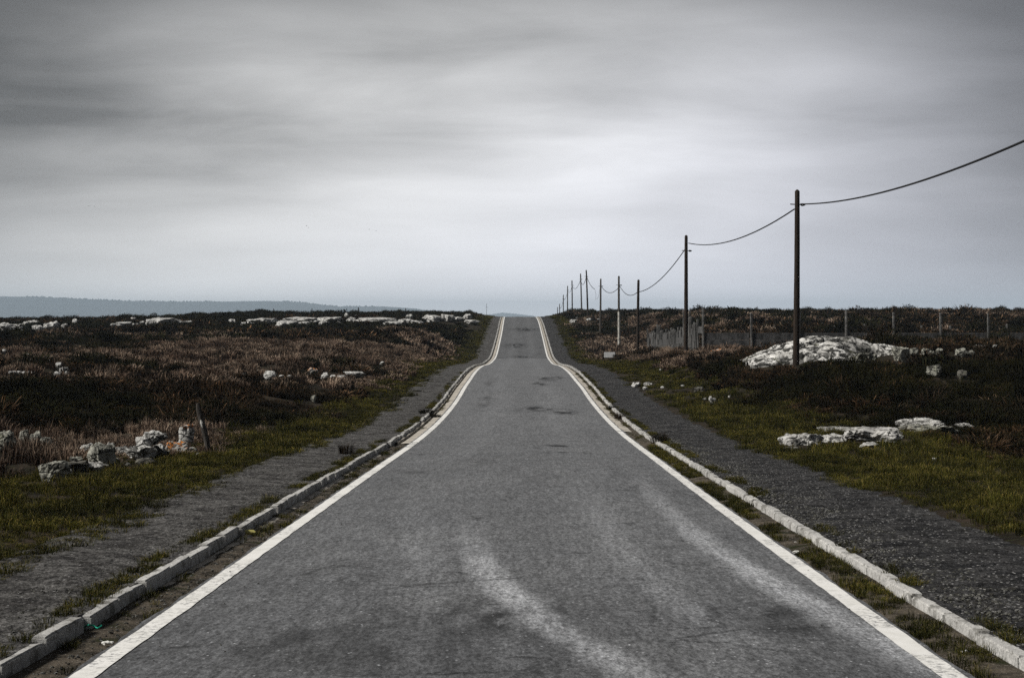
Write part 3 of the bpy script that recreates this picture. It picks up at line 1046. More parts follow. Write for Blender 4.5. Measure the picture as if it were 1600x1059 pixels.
for px, py, wp, hp, m, lb in ((422, 594, 22, 11, B, 'lumpy pale boulder, left hand one of the scattered stones in mid heath'), (405, 589, 13, 9, G, 'grey stone just behind the lumpy pale boulder in mid heath'),
                              (489, 587, 17, 10, m_rock_or2, 'peaked stone with orange lichen between the boulder and the long slab'), (508, 595, 14, 10, B, 'blocky pale stone just right of the peaked stone'),
                              (535, 595, 17, 6, B, 'low pale stone lying under the long flat slab'), (554, 590, 35, 7, B, 'long flat white slab lying in the left heath before the grass verge'),
                              (490, 630, 9, 9, G, 'lone small grey stone in dark heather left of the grass verge'), (597, 572, 8, 5, B, 'lone pale stone in the pinkish dry heath left of the road')):
    rock('stone', px, py, wp, hp, m, lb, go, 'stone', front=5.0, lift=0.08)
for px, py, wp, hp in ((382, 592, 7, 7), (440, 593, 8, 4), (453, 594, 9, 5), (520, 594, 11, 5)):
    rock('stone', px, py, wp, hp, B, 'small pale stone between the lumpy boulder and the long slab', go, 'stone', front=5.0, lift=0.08)

gs = 'bare rock outcrops along the left ridge'
ridge = [(412, 508, 46, 7, 'longest sheet of bare white rock at the left end of the mid ridge'), (448, 511, 31, 6, 'domed white rock in front of the long rock sheet on the ridge'),
         (470, 505, 52, 6, 'wide ragged band of white rock below the skyline fence posts'), (516, 504, 39, 5, 'thin white rock band right of the wide ragged one'),
         (587, 506, 58, 6, 'long narrow white rock band left of the tinted boulder'), (613, 511, 25, 5, 'flat white rock in front of the long narrow band'),
         (640, 503, 11, 8, 'squat tan tinted boulder standing above the ridge rocks'), (675, 504, 26, 8, 'wedge shaped white rock right of the tan boulder'),
         (699, 502, 20, 7, 'arched white rock right of the wedge shaped one'), (730, 500, 12, 6, 'last upright white rock before the road verge'),
         (738, 507, 22, 4, 'low flat white rock nearest the road on the left ridge'), (20, 521, 36, 9, 'broad domed white rock at the far left of the ridge'),
         (81, 516, 23, 9, 'humped white rock right of the broad domed one on the far left'), (59, 520, 18, 7, 'smaller humped white rock between the two on the far left'),
         (252, 510, 46, 9, 'broken wide white rock on the ridge below the middle of the blue hills'), (195, 512, 25, 5, 'low white rock sheet left of the broken wide rock'),
         (288, 510, 23, 5, 'flat white rock right of the broken wide rock')]
for px, py, wp, hp, lb in ridge:
    rock('rock_outcrop', px, py, wp * 1.2, hp * 1.25, B if px != 640 else A, lb, gs, 'rock', depth=None if wp < 25 else 4.0, flat=0.6, front=15, lift=0.22, seed=px * 3)
for px, py, wp, hp in ((24, 523, 16, 4), (101, 516, 10, 6), (40, 511, 10, 5), (52, 510, 15, 6), (8, 513, 13, 5), (117, 508, 7, 6), (177, 513, 7, 4), (212, 512, 9, 3),
                       (236, 511, 14, 5), (209, 503, 9, 4), (222, 508, 7, 3), (363, 506, 11, 4), (388, 511, 18, 5), (474, 511, 19, 5), (506, 511, 14, 6),
                       (528, 509, 10, 4), (542, 498, 7, 6), (549, 505, 13, 6), (634, 507, 21, 5), (652, 508, 17, 4), (715, 502, 14, 4), (410, 496, 6, 4), (556, 498, 5, 3)):
    rock('rock', px, py, wp * 1.25, hp * 1.25, B, 'small white rock among the humped rocks at the far left end of the ridge' if px < 130 else ('small white rock beside the broken wide rock on the left ridge' if px < 370 else ('small white rock between the long rock sheets in the middle of the left ridge' if px < 560 else 'small white rock around the tan boulder towards the road')), gs, 'rock', flat=0.6, front=14, lift=0.2)

# right hand side
gr_ = 'flat rocks in the verge below the dark heather bank'
for px, py, wp, hp, m, lb, fl in ((1250, 694, 56, 19, A, 'leftmost crusty grey rock of the low outcrop by the right verge', 0.6), (1302, 689, 36, 12, A, 'tilted slab with dark underside in the low outcrop by the right verge', 0.7),
                                  (1316, 675, 62, 8, A, 'long thin pale slab behind the tilted slab by the right verge', 0.9), (1362, 685, 74, 18, A, 'long broken middle rock of the low outcrop by the right verge', 0.6),
                                  (1437, 668, 60, 16, A, 'smooth topped rock, highest of the low outcrop by the right verge', 0.6), (1448, 676, 78, 12, G, 'low greyish ledge under the smooth topped rock', 0.8),
                                  (1507, 668, 26, 7, A, 'rightmost flat pale rock of the low outcrop by the right verge', 0.8), (1358, 697, 25, 7, A, 'small flat rock in front of the long broken middle rock', 0.8),
                                  (1237, 702, 20, 4, A, 'sliver of flat stone in the grass in front of the crusty rock', 0.9)):
    rock('rock', px, py, wp * 1.3, hp * 0.95, m, lb, gr_, 'rock', flat=fl, front=1.6, depth=wp * 0.014 * 1.5, sink=0.5)
rock('stone', 1460, 720, 7, 5, B, 'lone white stone at the edge of the right grass below the heather bank', None, 'stone', front=0.8)

gq = 'boulders around the big outcrop'
for px, py, wp, hp, m, lb in ((1350, 570, 26, 14, G, 'grey boulder at the front foot of the big white outcrop'), (1366, 570, 15, 14, G, 'narrow upright boulder beside the grey one at the outcrop foot'),
                              (1408, 566, 32, 19, G, 'dark rugged boulder under the right end of the big outcrop'), (1428, 558, 15, 10, G, 'round boulder right under the tip of the big outcrop'),
                              (1447, 557, 16, 9, G, 'first grey boulder in the row right of the big outcrop'), (1468, 559, 14, 10, G, 'rounded boulder last of the close row right of the outcrop'),
                              (1502, 560, 21, 12, G, 'pale leaning boulder alone in front of the concrete wall'), (1518, 558, 10, 7, G, 'small boulder against the right of the leaning boulder'),
                              (1531, 549, 22, 7, A, 'long pale rock against the wall foot right of the leaning boulder'), (1555, 549, 11, 7, A, 'little block of rock at the wall foot on the far right'),
                              (1459, 589, 23, 14, G, 'craggy grey boulder in the heather below the boulder row'), (1504, 593, 17, 10, D_, 'dark boulder half hidden in heather right of the craggy one'),
                              (1122, 557, 25, 9, m_rock_or2, 'low rock with an orange spot at the foot of the concrete wall'), (1457, 558, 10, 6, G, 'small boulder in the middle of the row right of the outcrop')):
    rock('boulder', px, py, wp * 1.02, hp * 1.1, m, lb, gq, 'boulder', front=2.8, lift=0.08)
gv = 'stones lying in the right grass verge'
for px, py, wp, hp, m, lb in ((994, 605, 15, 8, B, 'larger pale stone on the right verge beside the path bend'), (1012, 602, 15, 5, B, 'flat pale stone just behind the larger one on the right verge'),
                              (1008, 609, 8, 5, B, 'small round pale stone in front of the two verge stones'), (1113, 631, 12, 12, A, 'upright pale stone in the right verge grass'),
                              (1102, 625, 9, 4, A, 'flat stone left of the upright stone in the right verge'), (1094, 613, 21, 9, D_, 'dark heathery boulder behind the upright verge stone'),
                              (1035, 607, 6, 4, B, 'small pale stone alone right of the two verge stones')):
    rock('stone', px, py, wp, hp, m, lb, gv, 'stone', front=1.5)
for px, py, wp, hp in ((1032, 579, 4, 3), (1067, 604, 7, 3), (1140, 621, 5, 3), (1545, 950, 7, 4)):
    rock('stone', px, py, wp, hp, B, 'pebble sized pale stone in the right verge grass', gv, 'stone', front=1.0)
gf = 'pale rocks on the far right rise'
for px, py, wp, hp, lb in ((920, 501, 11, 4, 'flat white rock under the sixth pole on the far right rise'), (896, 504, 14, 5, 'white rock nearest the road on the far right rise'),
                           (1354, 486, 17, 5, 'white rock on the right skyline above the big outcrop'), (1285, 508, 9, 4, 'pale rock in dry grass behind the concrete wall')):
    rock('rock', px, py, wp, hp, B, lb, gf, 'rock', flat=0.7, front=8)
for px, py, wp, hp in ((901, 498, 7, 3), (957, 491, 7, 3), (948, 501, 5, 3), (935, 500, 6, 2)):
    rock('rock', px, py, wp, hp, B, 'small white rock on the rise behind the row of far poles', gf, 'rock', flat=0.7, front=8)

# the big outcrop: a jointed dome with a sloping slab
OD = 73.6
OX, OZ = (1265 - 800) / F * OD, EYE - (571 - HY) / F * OD
sc = OD / F
nx_, ny_ = 150, 90
xs = np.linspace(-1, 1, nx_)
ys = np.linspace(-1, 1, ny_)
XX_, YY_ = np.meshgrid(xs, ys, indexing='ij')
Wd, Dp = 272 * sc, 4.6
sky_x = np.array([1166, 1172, 1190, 1212, 1228, 1245, 1262, 1290, 1303, 1312, 1328, 1338, 1342, 1360, 1380, 1405, 1425, 1434, 1438])
sky_y = np.array([557, 552, 545, 537, 531, 526, 522, 519.5, 519.5, 521, 521.5, 519.5, 521, 524, 529, 534, 538, 544, 556])
pxg = 1302 + XX_ * 136
base_row = np.interp(pxg, [1166, 1210, 1260, 1300, 1340, 1390, 1438], [557, 562, 569, 571, 571, 562, 554])
hgt = np.interp(pxg, sky_x, base_row[:, 0] * 0 + 0) if False else (np.interp(pxg, [1166, 1438], [557, 556]) * 0 + (563 - np.interp(pxg, sky_x, sky_y))) * sc
prof = np.clip(1 - np.abs(YY_)**2.2, 0, 1)**0.6
Z = hgt * prof
q = 3.2
jn = fbm(XX_ * 3 + 40, YY_ * 2, 88, 4)
diag1 = (XX_ * Wd / 2) * 0.45 - (YY_ * Dp / 2) * 0.95 + jn * 1.2
diag2 = (XX_ * Wd / 2) * 0.75 + (YY_ * Dp / 2) * 0.80 + jn * 1.0
diag3 = (YY_ * Dp / 2) * 1.0 + (XX_ * Wd / 2) * 0.12 + jn * 0.9


def joints(t, step, wid):
    f = np.abs((t / step) % 1 - 0.5) * step
    return np.exp(-(f / wid)**2)


crk = np.maximum.reduce([joints(diag1, 0.85, 0.07), 0.9 * joints(diag2, 1.3, 0.075), 0.95 * joints(diag3, 0.48, 0.06)])
crk *= sstep(0.30, 0.48, fbm(XX_ * 5, YY_ * 4, 97, 3))
Z = Z - 0.20 * crk + 0.22 * (fbm(XX_ * 5, YY_ * 3, 81, 5) - 0.5) * prof + 0.05 * (fbm(XX_ * 18, YY_ * 9, 83, 3) - 0.5)
step_ = np.floor((diag3 + 9) / 0.62) * 0.62
Z += 0.17 * (vnoise(step_ * 3.7, np.floor(diag1 / 1.15) * 2.1, 12) - 0.5) * prof
# hollow under the slab on the right
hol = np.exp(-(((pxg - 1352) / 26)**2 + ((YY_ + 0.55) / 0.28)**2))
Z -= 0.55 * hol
Z = np.where(prof <= 0.02, -1.2, Z)
P = np.stack([XX_ * Wd / 2 + (1308 - 1265) * sc, YY_ * Dp / 2 + Dp * 0.42, Z], -1)
cme = grid_mesh('rock_outcrop', P[:, ::-1], m_crop, smooth=False)
setattrf(cme, 'crack_shade', np.clip(crk + 0.8 * hol, 0, 1)[:, ::-1])  # joints, plus the hollow's shade painted in as dark colour
o = link('rock_outcrop', cme, None, (OX, OD, OZ))
tag(o, 'big pale jointed granite outcrop with a sloping top behind the nearest pole', 'rock outcrop')
CLEAR.append((OX + (1310 - 1265) * sc, OD + Dp * 0.42, Wd * 0.5, Dp * 0.5 + 4.5, Dp * 0.5))

# ------------------------------------------------------------------ concrete enclosure wall with posts
wall = bpy.data.objects.new('enclosure_wall', None)
COL.objects.link(wall)
WD = 110.0
WX = 10.95
wall.location = (WX, WD, float(ground(WX, WD)))
tag(wall, 'dark concrete panel wall with tall posts around the field on the right', 'wall')
wz0 = wall.location.z
TOPZ = EYE + (HY - 520) / F * WD


def post_mesh(h):
    bm = box(-0.06, 0.06, -0.06, 0.06, -0.5, h, 0.012, 0.008)
    return bm_mesh('post', bm, m_cpost)


pm = [post_mesh(h) for h in (2.05, 2.25, 2.4)]
bay = 74 / F * WD
pan = []
for k in range(3):
    bm = box(-bay / 2 + 0.065, bay / 2 - 0.065, -0.025, 0.025, -0.20, 0.195, 0.008)
    pan.append(bm_mesh('panel', bm, m_wall))
rw = random.Random(3)
for i in range(9):
    X = WX + i * bay + (0.06 if i else 0)
    o = link('post', pm[2 if i == 0 else rw.choice((1, 1, 2))], wall)
    gz = float(ground(X, WD))
    o.location = (X - WX, 0, TOPZ + (1.15 if i else 1.3) - 2.25 - wz0 + rw.uniform(-0.05, 0.05))
    o.rotation_euler = (rw.uniform(-0.02, 0.02), rw.uniform(-0.02, 0.02), 0)
    if i < 8:
        for k in range(4):
            p = link('panel', pan[rw.randrange(3)], wall)
            p.location = (X - WX + bay / 2, 0.02 + rw.uniform(-0.012, 0.012), TOPZ - 0.20 - 0.40 * k - wz0 + 0.004 * i * 0)
            p.rotation_euler = (0, rw.uniform(-0.004, 0.004), 0)
# side running away from the road's view, posts seen crowded together
side = [(113.0, 1.6), (115.6, 1.5), (117.6, 1.9), (119.3, 2.35), (121.0, 1.6), (123.0, 2.4), (125.2, 1.4), (127.6, 1.45), (130.0, 1.4), (132.5, 1.5),
        (135.0, 1.35), (138.0, 1.5), (141.0, 1.45), (144.2, 1.85), (147.0, 1.9), (150.0, 1.4), (153.6, 1.3), (157.5, 1.5)]
sidepan = bm_mesh('panel', box(-0.03, 0.03, -1.16, 1.16, -0.2, 0.195, 0.008), m_wall)
extra = []
for (ya, ha), (yb, hb_) in zip(side, side[1:]):
    extra.append(((ya + yb) / 2, min(ha, hb_) - rw.uniform(0.0, 0.2)))
side = sorted(side + extra)
prev = WD
for yy, h in side:
    X = 10.95 + 0.004 * (yy - 110)
    gz = float(ground(X, yy, False))
    o = link('post', pm[0], wall)
    o.location = (X - WX, yy - WD, gz - wz0 + 0.40 + h - 2.05)
    o.rotation_euler = (rw.uniform(-0.02, 0.02), rw.uniform(-0.03, 0.03), 0)
    mid = (prev + yy) / 2
    for k in range(3):
        if rw.random() < 0.62:
            p = link('panel', sidepan, wall)
            p.location = (X - WX + 0.01, mid - WD, float(ground(X, mid, False)) - wz0 + 0.55 + 0.40 * k)
            p.scale = (1, (yy - prev - 0.15) / 2.32, 1)
    prev = yy

# short posts of the fence inside the field
gpst = 'short fence posts inside the walled field'
base = None
for px in (1210, 1256, 1304, 1351, 1440, 1485, 1529, 1573):
    d = 150.0
    X = (px - 800) / F * d
    top = EYE + (HY - 508.5) / F * d
    z = float(ground(X, d))
    bm = box(-0.06, 0.06, -0.06, 0.06, -0.3, max(0.7, top - z), 0.01, 0.01)
    o = link('fence_post', bm_mesh('fence_post', bm, m_cpost), None, (X, d, z))
    tag(o, 'short concrete post showing just over the top of the concrete wall', 'fence post', gpst)

# ------------------------------------------------------------------ leaning wooden post, skyline posts
X, d, z = solve(327, 706)
pts = [(-0.0, 0, -0.2), (-0.015, 0, 0.0), (-0.05, 0.0, 0.2), (-0.10, 0.0, 0.42), (-0.155, 0.0, 0.60), (-0.20, 0.0, 0.80), (-0.22, 0.0, 0.93)]
V, Fc = tube(pts, [0.055, 0.055, 0.054, 0.056, 0.052, 0.05, 0.036], 10)
fp = link('leaning_post', mesh('leaning_post', V, Fc, m_post), None, (X, d, z))
tag(fp, 'old grey wooden post leaning left beside the standing stone', 'post')
V, Fc = tube([(-0.115, -0.040, 0.46), (-0.138, -0.042, 0.545), (-0.158, -0.040, 0.61)], [0.020, 0.032, 0.016], 6)
link('pale_patch', mesh('pale_patch', V, Fc, m_white), fp)  # paler patch on the near face of the post
CLEAR.append((X - 0.1, d, 0.25, 1.5, 0.2))
gsk = 'fence posts on the left skyline'
for px, ytop, lb in ((427.5, 482, 'leftmost dark fence post on the left skyline'), (487.5, 481.5, 'second dark fence post from the left on the left skyline'),
                     (560, 480.5, 'thickest dark fence post on the left skyline, third along'), (634, 481, 'thin dark fence post on the skyline, nearest the road')):
    d = 292.0
    X = (px - 800) / F * d
    z = float(ground(X, d))
    top = EYE + (HY - ytop) / F * d
    rd = 0.10 if px == 560 else 0.07
    V, Fc = tube([(0, 0, -0.3), (0.01, 0, (top - z) / 2), (0.0, 0, top - z)], [rd, rd * 0.95, rd * 0.8], 8)
    o = link('fence_post', mesh('fence_post', V, Fc, m_pole), None, (X, d, z))
    tag(o, lb, 'fence post', gsk)

# ------------------------------------------------------------------ utility poles and wires
PL = [  # photo column of the top, depth, photo row of the top, photo column at the foot
    (1245.5, 70, 299, 1243.5), (1072.5, 107, 369, 1071), (998, 144, 438, 996), (967, 181, 432, 967.5), (938.5, 219, 436, 938.5), (915.8, 256, 422.5, 919),
    (907, 293, 428, 909), (893.8, 330, 438.5, 894), (887, 368, 447, 886.5), (880.3, 405, 461, 880.3), (874.3, 442, 475, 874.3), (871, 480, 480, 871)]
PLAB = ['tallest and nearest dark wooden pole in front of the big outcrop', 'second wooden pole from the right, by the corner of the concrete wall',
        'third wooden pole from the right, leaning slightly, no bracket', 'pole whose lower half is pale flaking whitewash, on the right rise',
        'pole just left of the whitewashed one, broken cable hanging beside it', 'tallest of the far poles, leaning left, with a snapped cable end',
        'far pole close left of the leaning tall one', 'thin far pole, fifth from the left end of the row', 'thin far pole, fourth from the left end of the row',
        'thin far pole, third from the left end of the row', 'tiny far pole, second from the left end of the row', 'tiniest far pole at the left end of the row']
gpo = 'wooden poles in a row along the right side of the road'


def make_pole(X, d, zt, xf, label, grp, n_):
    zb = min(float(ground(X, d)), zt - 5.2)
    zg = float(ground(X, d))
    root = bpy.data.objects.new('utility_pole', None)
    COL.objects.link(root)
    root.location = (xf, d, zg)
    tag(root, label, 'utility pole', grp)
    H = zt - zg
    lean = X - xf
    pts, rad = [], []
    rj = random.Random(n_ * 3 + 1)
    K = 14
    for k in range(K + 1):
        t = k / K
        z = -0.8 + (H + 0.8) * t
        pts.append((lean * max(z, 0) / H + 0.018 * math.sin(3.0 * t + n_), 0.014 * math.sin(4 * t + 2 * n_), z))
        rad.append((0.125 - 0.036 * t) * rj.uniform(0.985, 1.015))
    pts.append((pts[-1][0], pts[-1][1], H + 0.06))
    rad.append(0.035)
    V, Fc = tube(pts, rad, 12)
    m = m_pole if n_ in (0, 1, 2, 5) else m_pole_grey
    link('shaft', mesh('shaft', V, Fc, m, True), root)
    bz = H - 0.47 if n_ == 0 else H - 0.8
    if n_ != 2:
        V, Fc = tube([(lean - 0.25, 0, bz), (lean + 0.22, 0, bz - 0.02)], 0.022, 6)
        br = link('bracket', mesh('bracket', V, Fc, m_iron), root)
        V, Fc = tube([(lean + 0.12, 0, bz - 0.02), (lean + 0.17, 0, bz - 0.02), (lean + 0.22, 0, bz - 0.02), (lean + 0.30, 0, bz - 0.02)], [0.02, 0.055, 0.05, 0.02], 8)
        link('insulator', mesh('insulator', V, Fc, m_wire), br)
    if n_ == 3:
        V, Fc = tube([(lean * t / H + 0.0, 0, t) for t in (-0.2, 1.0, 2.2, 3.35)], [0.138, 0.132, 0.126, 0.119], 12, False)
        link('whitewashed_base', mesh('whitewashed_base', V, Fc, m_white, True), root)
        V, Fc = tube([(-0.32, -0.1, 0.05), (-0.18, -0.06, 0.14), (-0.07, 0, 0.28)], [0.05, 0.06, 0.05], 7)
        link('footing', mesh('footing', V, Fc, m_white), root)
    CLEAR.append((X, d, 0.35, 1.2, 0.3))
    return X, zt


tops = []
for k, (px, d, py, pf) in enumerate(PL):
    zt = EYE + (HY - py) / F * d
    X = (px - 800) / F * d
    make_pole(X, d, zt, (pf - 800) / F * d, PLAB[k], gpo, k)
    tops.append((X, d, zt))
make_pole(10.3, 33.0, EYE + 4.6, 10.3, 'dark wooden pole standing just outside the right edge of the photo', gpo, 12)


def wire(a, b, sag, rad, label, seg=26, t0=0.0, t1=1.0, name='overhead_cable'):
    a, b = Vector(a), Vector(b)
    pts = []
    for i in range(seg + 1):
        t = t0 + (t1 - t0) * i / seg
        p = a.lerp(b, t)
        p.z -= 4 * sag * t * (1 - t)
        pts.append(p)
    o0 = pts[0].copy()
    V, Fc = tube([p - o0 for p in pts], rad, 6)
    o = link(name, mesh(name, V, Fc, m_wire, True), None, o0)
    tag(o, label, 'cable', 'sagging cables between the roadside poles')
    return o


def at(px, py, d):
    return ((px - 800) / F * d, d, EYE + (HY - py) / F * d)


wire((10.42, 33.05, EYE + 3.80), at(1251, 319, 70), 0.458, 0.026, 'nearest black cable rising from the tallest pole out of the right edge')
wire(at(1241, 327, 70), at(1076, 380, 107), 0.52, 0.026, 'black cable sagging between the nearest two poles')
wire(at(1070, 390, 107), at(999, 456, 144), 0.46, 0.027, 'black cable curving down from the second pole to the leaning third pole')
wire(at(996.5, 456, 144), at(968.5, 447, 181), 0.52, 0.027, 'black cable between the leaning third pole and the whitewashed pole')
wire(at(966, 450, 181), at(940.5, 448.5, 219), 0.55, 0.030, 'black cable sagging left of the whitewashed pole')
P6, P5 = Vector(at(917, 433, 256)), Vector(at(937.5, 449, 219))
wire(P6, P5, 0.75, 0.034, 'snapped cable end hanging right of the tallest far pole', 14, 0.0, 0.62)
e = P6.lerp(P5, 0.62)
e.z -= 4 * 0.75 * 0.62 * 0.38
o = None
V, Fc = tube([Vector((0, 0, 0)), Vector((0.02, -2, -0.25)), Vector((0.03, -3.2, -0.75)), Vector((-0.02, -3.8, -1.35))], 0.012, 5)
o = link('frayed_wire', mesh('frayed_wire', V, Fc, m_wire), None, e)
tag(o, 'thin frayed wire dangling from the snapped cable end', 'wire')
V, Fc = tube([Vector((0, 0, 0)), Vector((0.03, 3.0, -0.75)), Vector((0.05, 6.5, -1.15)), Vector((0.06, 9.5, -1.25))], 0.014, 5)
o = link('frayed_wire', mesh('frayed_wire', V, Fc, m_wire), None, P5)
tag(o, 'thin loose wire drooping to the left of the fifth pole', 'wire')
clab = ['short cable between the tallest far pole and its left neighbour', 'cable looping between the far poles left of the close pair',
        'faint cable between the fifth and fourth far poles from the left end', 'faint cable between the fourth and third far poles from the left end',
        'faintest cable between the third and second far poles from the left end']
for k in range(5, 10):
    (xa, da, za), (xb, db, zb) = tops[k], tops[k + 1]
    wire((xa, da, za - 0.9), (xb, db, zb - 0.9), 0.85 if k < 7 else 0.7, 0.034 if k < 7 else 0.028, clab[k - 5], 16)

# ------------------------------------------------------------------ small sign board, mast, birds, litter
X, d, z = solve(952.5, 562)
sg = bpy.data.objects.new('sign', None)
COL.objects.link(sg)
sg.location = (X, d, z)
tag(sg, 'small pale weathered sign board standing low in the right verge', 'sign')
s = d / F
bh = 8.5 * s
link('board', bm_mesh('board', box(-8.5 * s, 8.5 * s, -0.012, 0.012, 0.16, 0.16 + bh, 0.006), m_sign), sg)
for sx_ in (-0.6, 0.6):
    V, Fc = tube([(sx_ * 8 * s, 0.03, -0.2), (sx_ * 8 * s, 0.03, 0.15 + bh * 0.7)], 0.018, 6)
    link('leg', mesh('leg', V, Fc, m_iron), sg)
CLEAR.append((X, d, 8.5 * s, 7.0, 0.4))

mx, md = (760.3 - 800) / F * 640, 640.0
mz = float(ground(mx, md))
mt = EYE + (HY - 474.5) / F * md
ms = bpy.data.objects.new('radio_mast', None)
COL.objects.link(ms)
ms.location = (mx, md, mz)
tag(ms, 'hair thin mast on the skyline just left of the road crest', 'mast')
V, Fc = tube([(0, 0, -0.5), (0, 0, (mt - mz) * 0.6), (0, 0, mt - mz)], [0.09, 0.075, 0.05], 6)
link('shaft', mesh('shaft', V, Fc, m_pole_grey), ms)
V, Fc = tube([(-0.45, 0, mt - mz - 1.2), (0.45, 0, mt - mz - 1.2)], 0.03, 5)
link('aerial', mesh('aerial', V, Fc, m_pole_grey), ms)

m_bird, n = mat('gull_plumage')
n.surface((0.10, 0.10, 0.11), 0.8)


def bird_mesh(fl):
    V = [(0, -0.24, 0.0), (0.05, -0.10, 0.01), (0, -0.10, 0.06), (-0.05, -0.10, 0.01), (0, -0.10, -0.05), (0.05, 0.1, 0.0), (0, 0.1, 0.05), (-0.05, 0.1, 0.0), (0, 0.1, -0.04), (0.06, 0.28, 0.0), (-0.06, 0.28, 0.0)]
    Fc = [(0, 1, 2), (0, 2, 3), (0, 3, 4), (0, 4, 1), (1, 5, 6, 2), (2, 6, 7, 3), (3, 7, 8, 4), (4, 8, 5, 1), (5, 9, 6), (6, 9, 10), (6, 10, 7), (7, 10, 8), (8, 10, 9), (8, 9, 5)]
    for s in (-1, 1):
        b = len(V)
        V += [(s * 0.04, -0.08, 0.03), (s * 0.04, 0.08, 0.03), (s * 0.32, -0.12, 0.03 + fl * 0.16), (s * 0.32, 0.05, 0.03 + fl * 0.16), (s * 0.68, 0.06, 0.03 + fl * 0.04), (s * 0.04, 0.0, 0.0), (s * 0.32, -0.03, fl * 0.16)]
        Fc += [(b, b + 2, b + 3, b + 1), (b + 2, b + 4, b + 3), (b, b + 5, b + 6, b + 2), (b + 5, b + 1, b + 3, b + 6), (b + 2, b + 6, b + 4), (b + 6, b + 3, b + 4)]
    return mesh('bird', V, Fc, m_bird)


bmsh = [bird_mesh(1.0), bird_mesh(-0.4)]
for k, (px, py, lb) in enumerate(((139.5, 322.5, 'left bird of the pair of dark specks high on the left'), (147.5, 322.5, 'right bird of the pair of dark specks high on the left'),
                                  (479, 353, 'upper bird of the little flock in the left middle sky'), (482, 355.5, 'lower bird of the little flock in the left middle sky'),
                                  (577, 358.5, 'left bird of the faint pair in the mid sky right of the flock'), (588, 360.5, 'right bird of the faint pair in the mid sky right of the flock'))):
    dd_ = 620 + 35 * k
    o = link('bird', bmsh[k % 2], None, at(px, py, dd_))
    o.rotation_euler = (0.1, random.uniform(-0.3, 0.3), random.uniform(0, 6))
    tag(o, lb, 'bird', 'gulls in the grey sky')

m_litter, n = mat('white_litter')
n.surface((0.75, 0.74, 0.70), 0.6)
m_green, n = mat('green_twine')
n.surface((0.01, 0.30, 0.20), 0.6)
m_yel, n = mat('yellow_plastic')
n.surface((0.42, 0.38, 0.13), 0.6)


def place(px, py, hoff=-0.05):
    d = np.arange(8, 120, 0.02)
    y = HY - (road_z(d) + hoff - EYE) / d * F
    i = np.argmax(y <= py)
    return (px - 800) / F * d[i], d[i], float(road_z(d[i]) + hoff)


for px, py, s_, lb in ((1244, 863, 0.05, 'crumpled white scrap at the edge of the right gutter grass'), (1243, 848, 0.03, 'tiny white scrap just behind the crumpled one in the right gutter'),
                       (1345, 893, 0.06, 'pale crumpled litter against the right kerb'), (166, 1005, 0.045, 'left white scrap in the left gutter dirt'),
                       (174, 1004, 0.03, 'right white scrap in the left gutter dirt'), (1510, 1020, 0.05, 'torn pale litter in the near right gutter')):
    X, d, z = place(px, py, -0.04)
    bm = bmesh.new()
    s_ *= 0.62
    bmesh.ops.create_icosphere(bm, subdivisions=2, radius=s_)
    for v in bm.verts:
        q = v.co * (1.6 / s_)
        v.co *= 1 + 0.7 * mnoise.noise(q + Vector((px, 0, 0)))
        v.co.z *= 0.45
    o = link('litter', bm_mesh('litter', bm, m_litter), None, (X, d, z + s_ * 0.1))
    tag(o, lb, 'litter', 'scraps of litter in the gutters')
X, d, z = place(135, 983, -0.045)
pts = [Vector((-0.10 + 0.02 * k, 0.02 * math.sin(k * 1.9), 0.012 + 0.012 * math.sin(k * 1.3))) for k in range(11)]
V, Fc = tube(pts, 0.006, 5)
tag(link('twine', mesh('twine', V, Fc, m_green), None, (X, d, z + 0.01)), 'snippet of green twine lying in the left gutter', 'twine')
X, d, z = place(388, 834, -0.035)
bm = box(-0.07, 0.07, -0.03, 0.03, -0.01, 0.03, 0.012, 0.008)
o = link('plastic_scrap', bm_mesh('plastic_scrap', bm, m_yel), None, (X, d, z + 0.012))
o.rotation_euler = (0.1, 0.12, 0.35)
tag(o, 'flattened yellowish scrap against the left kerb foot', 'litter')

# ------------------------------------------------------------------ vegetation
SRC = {}


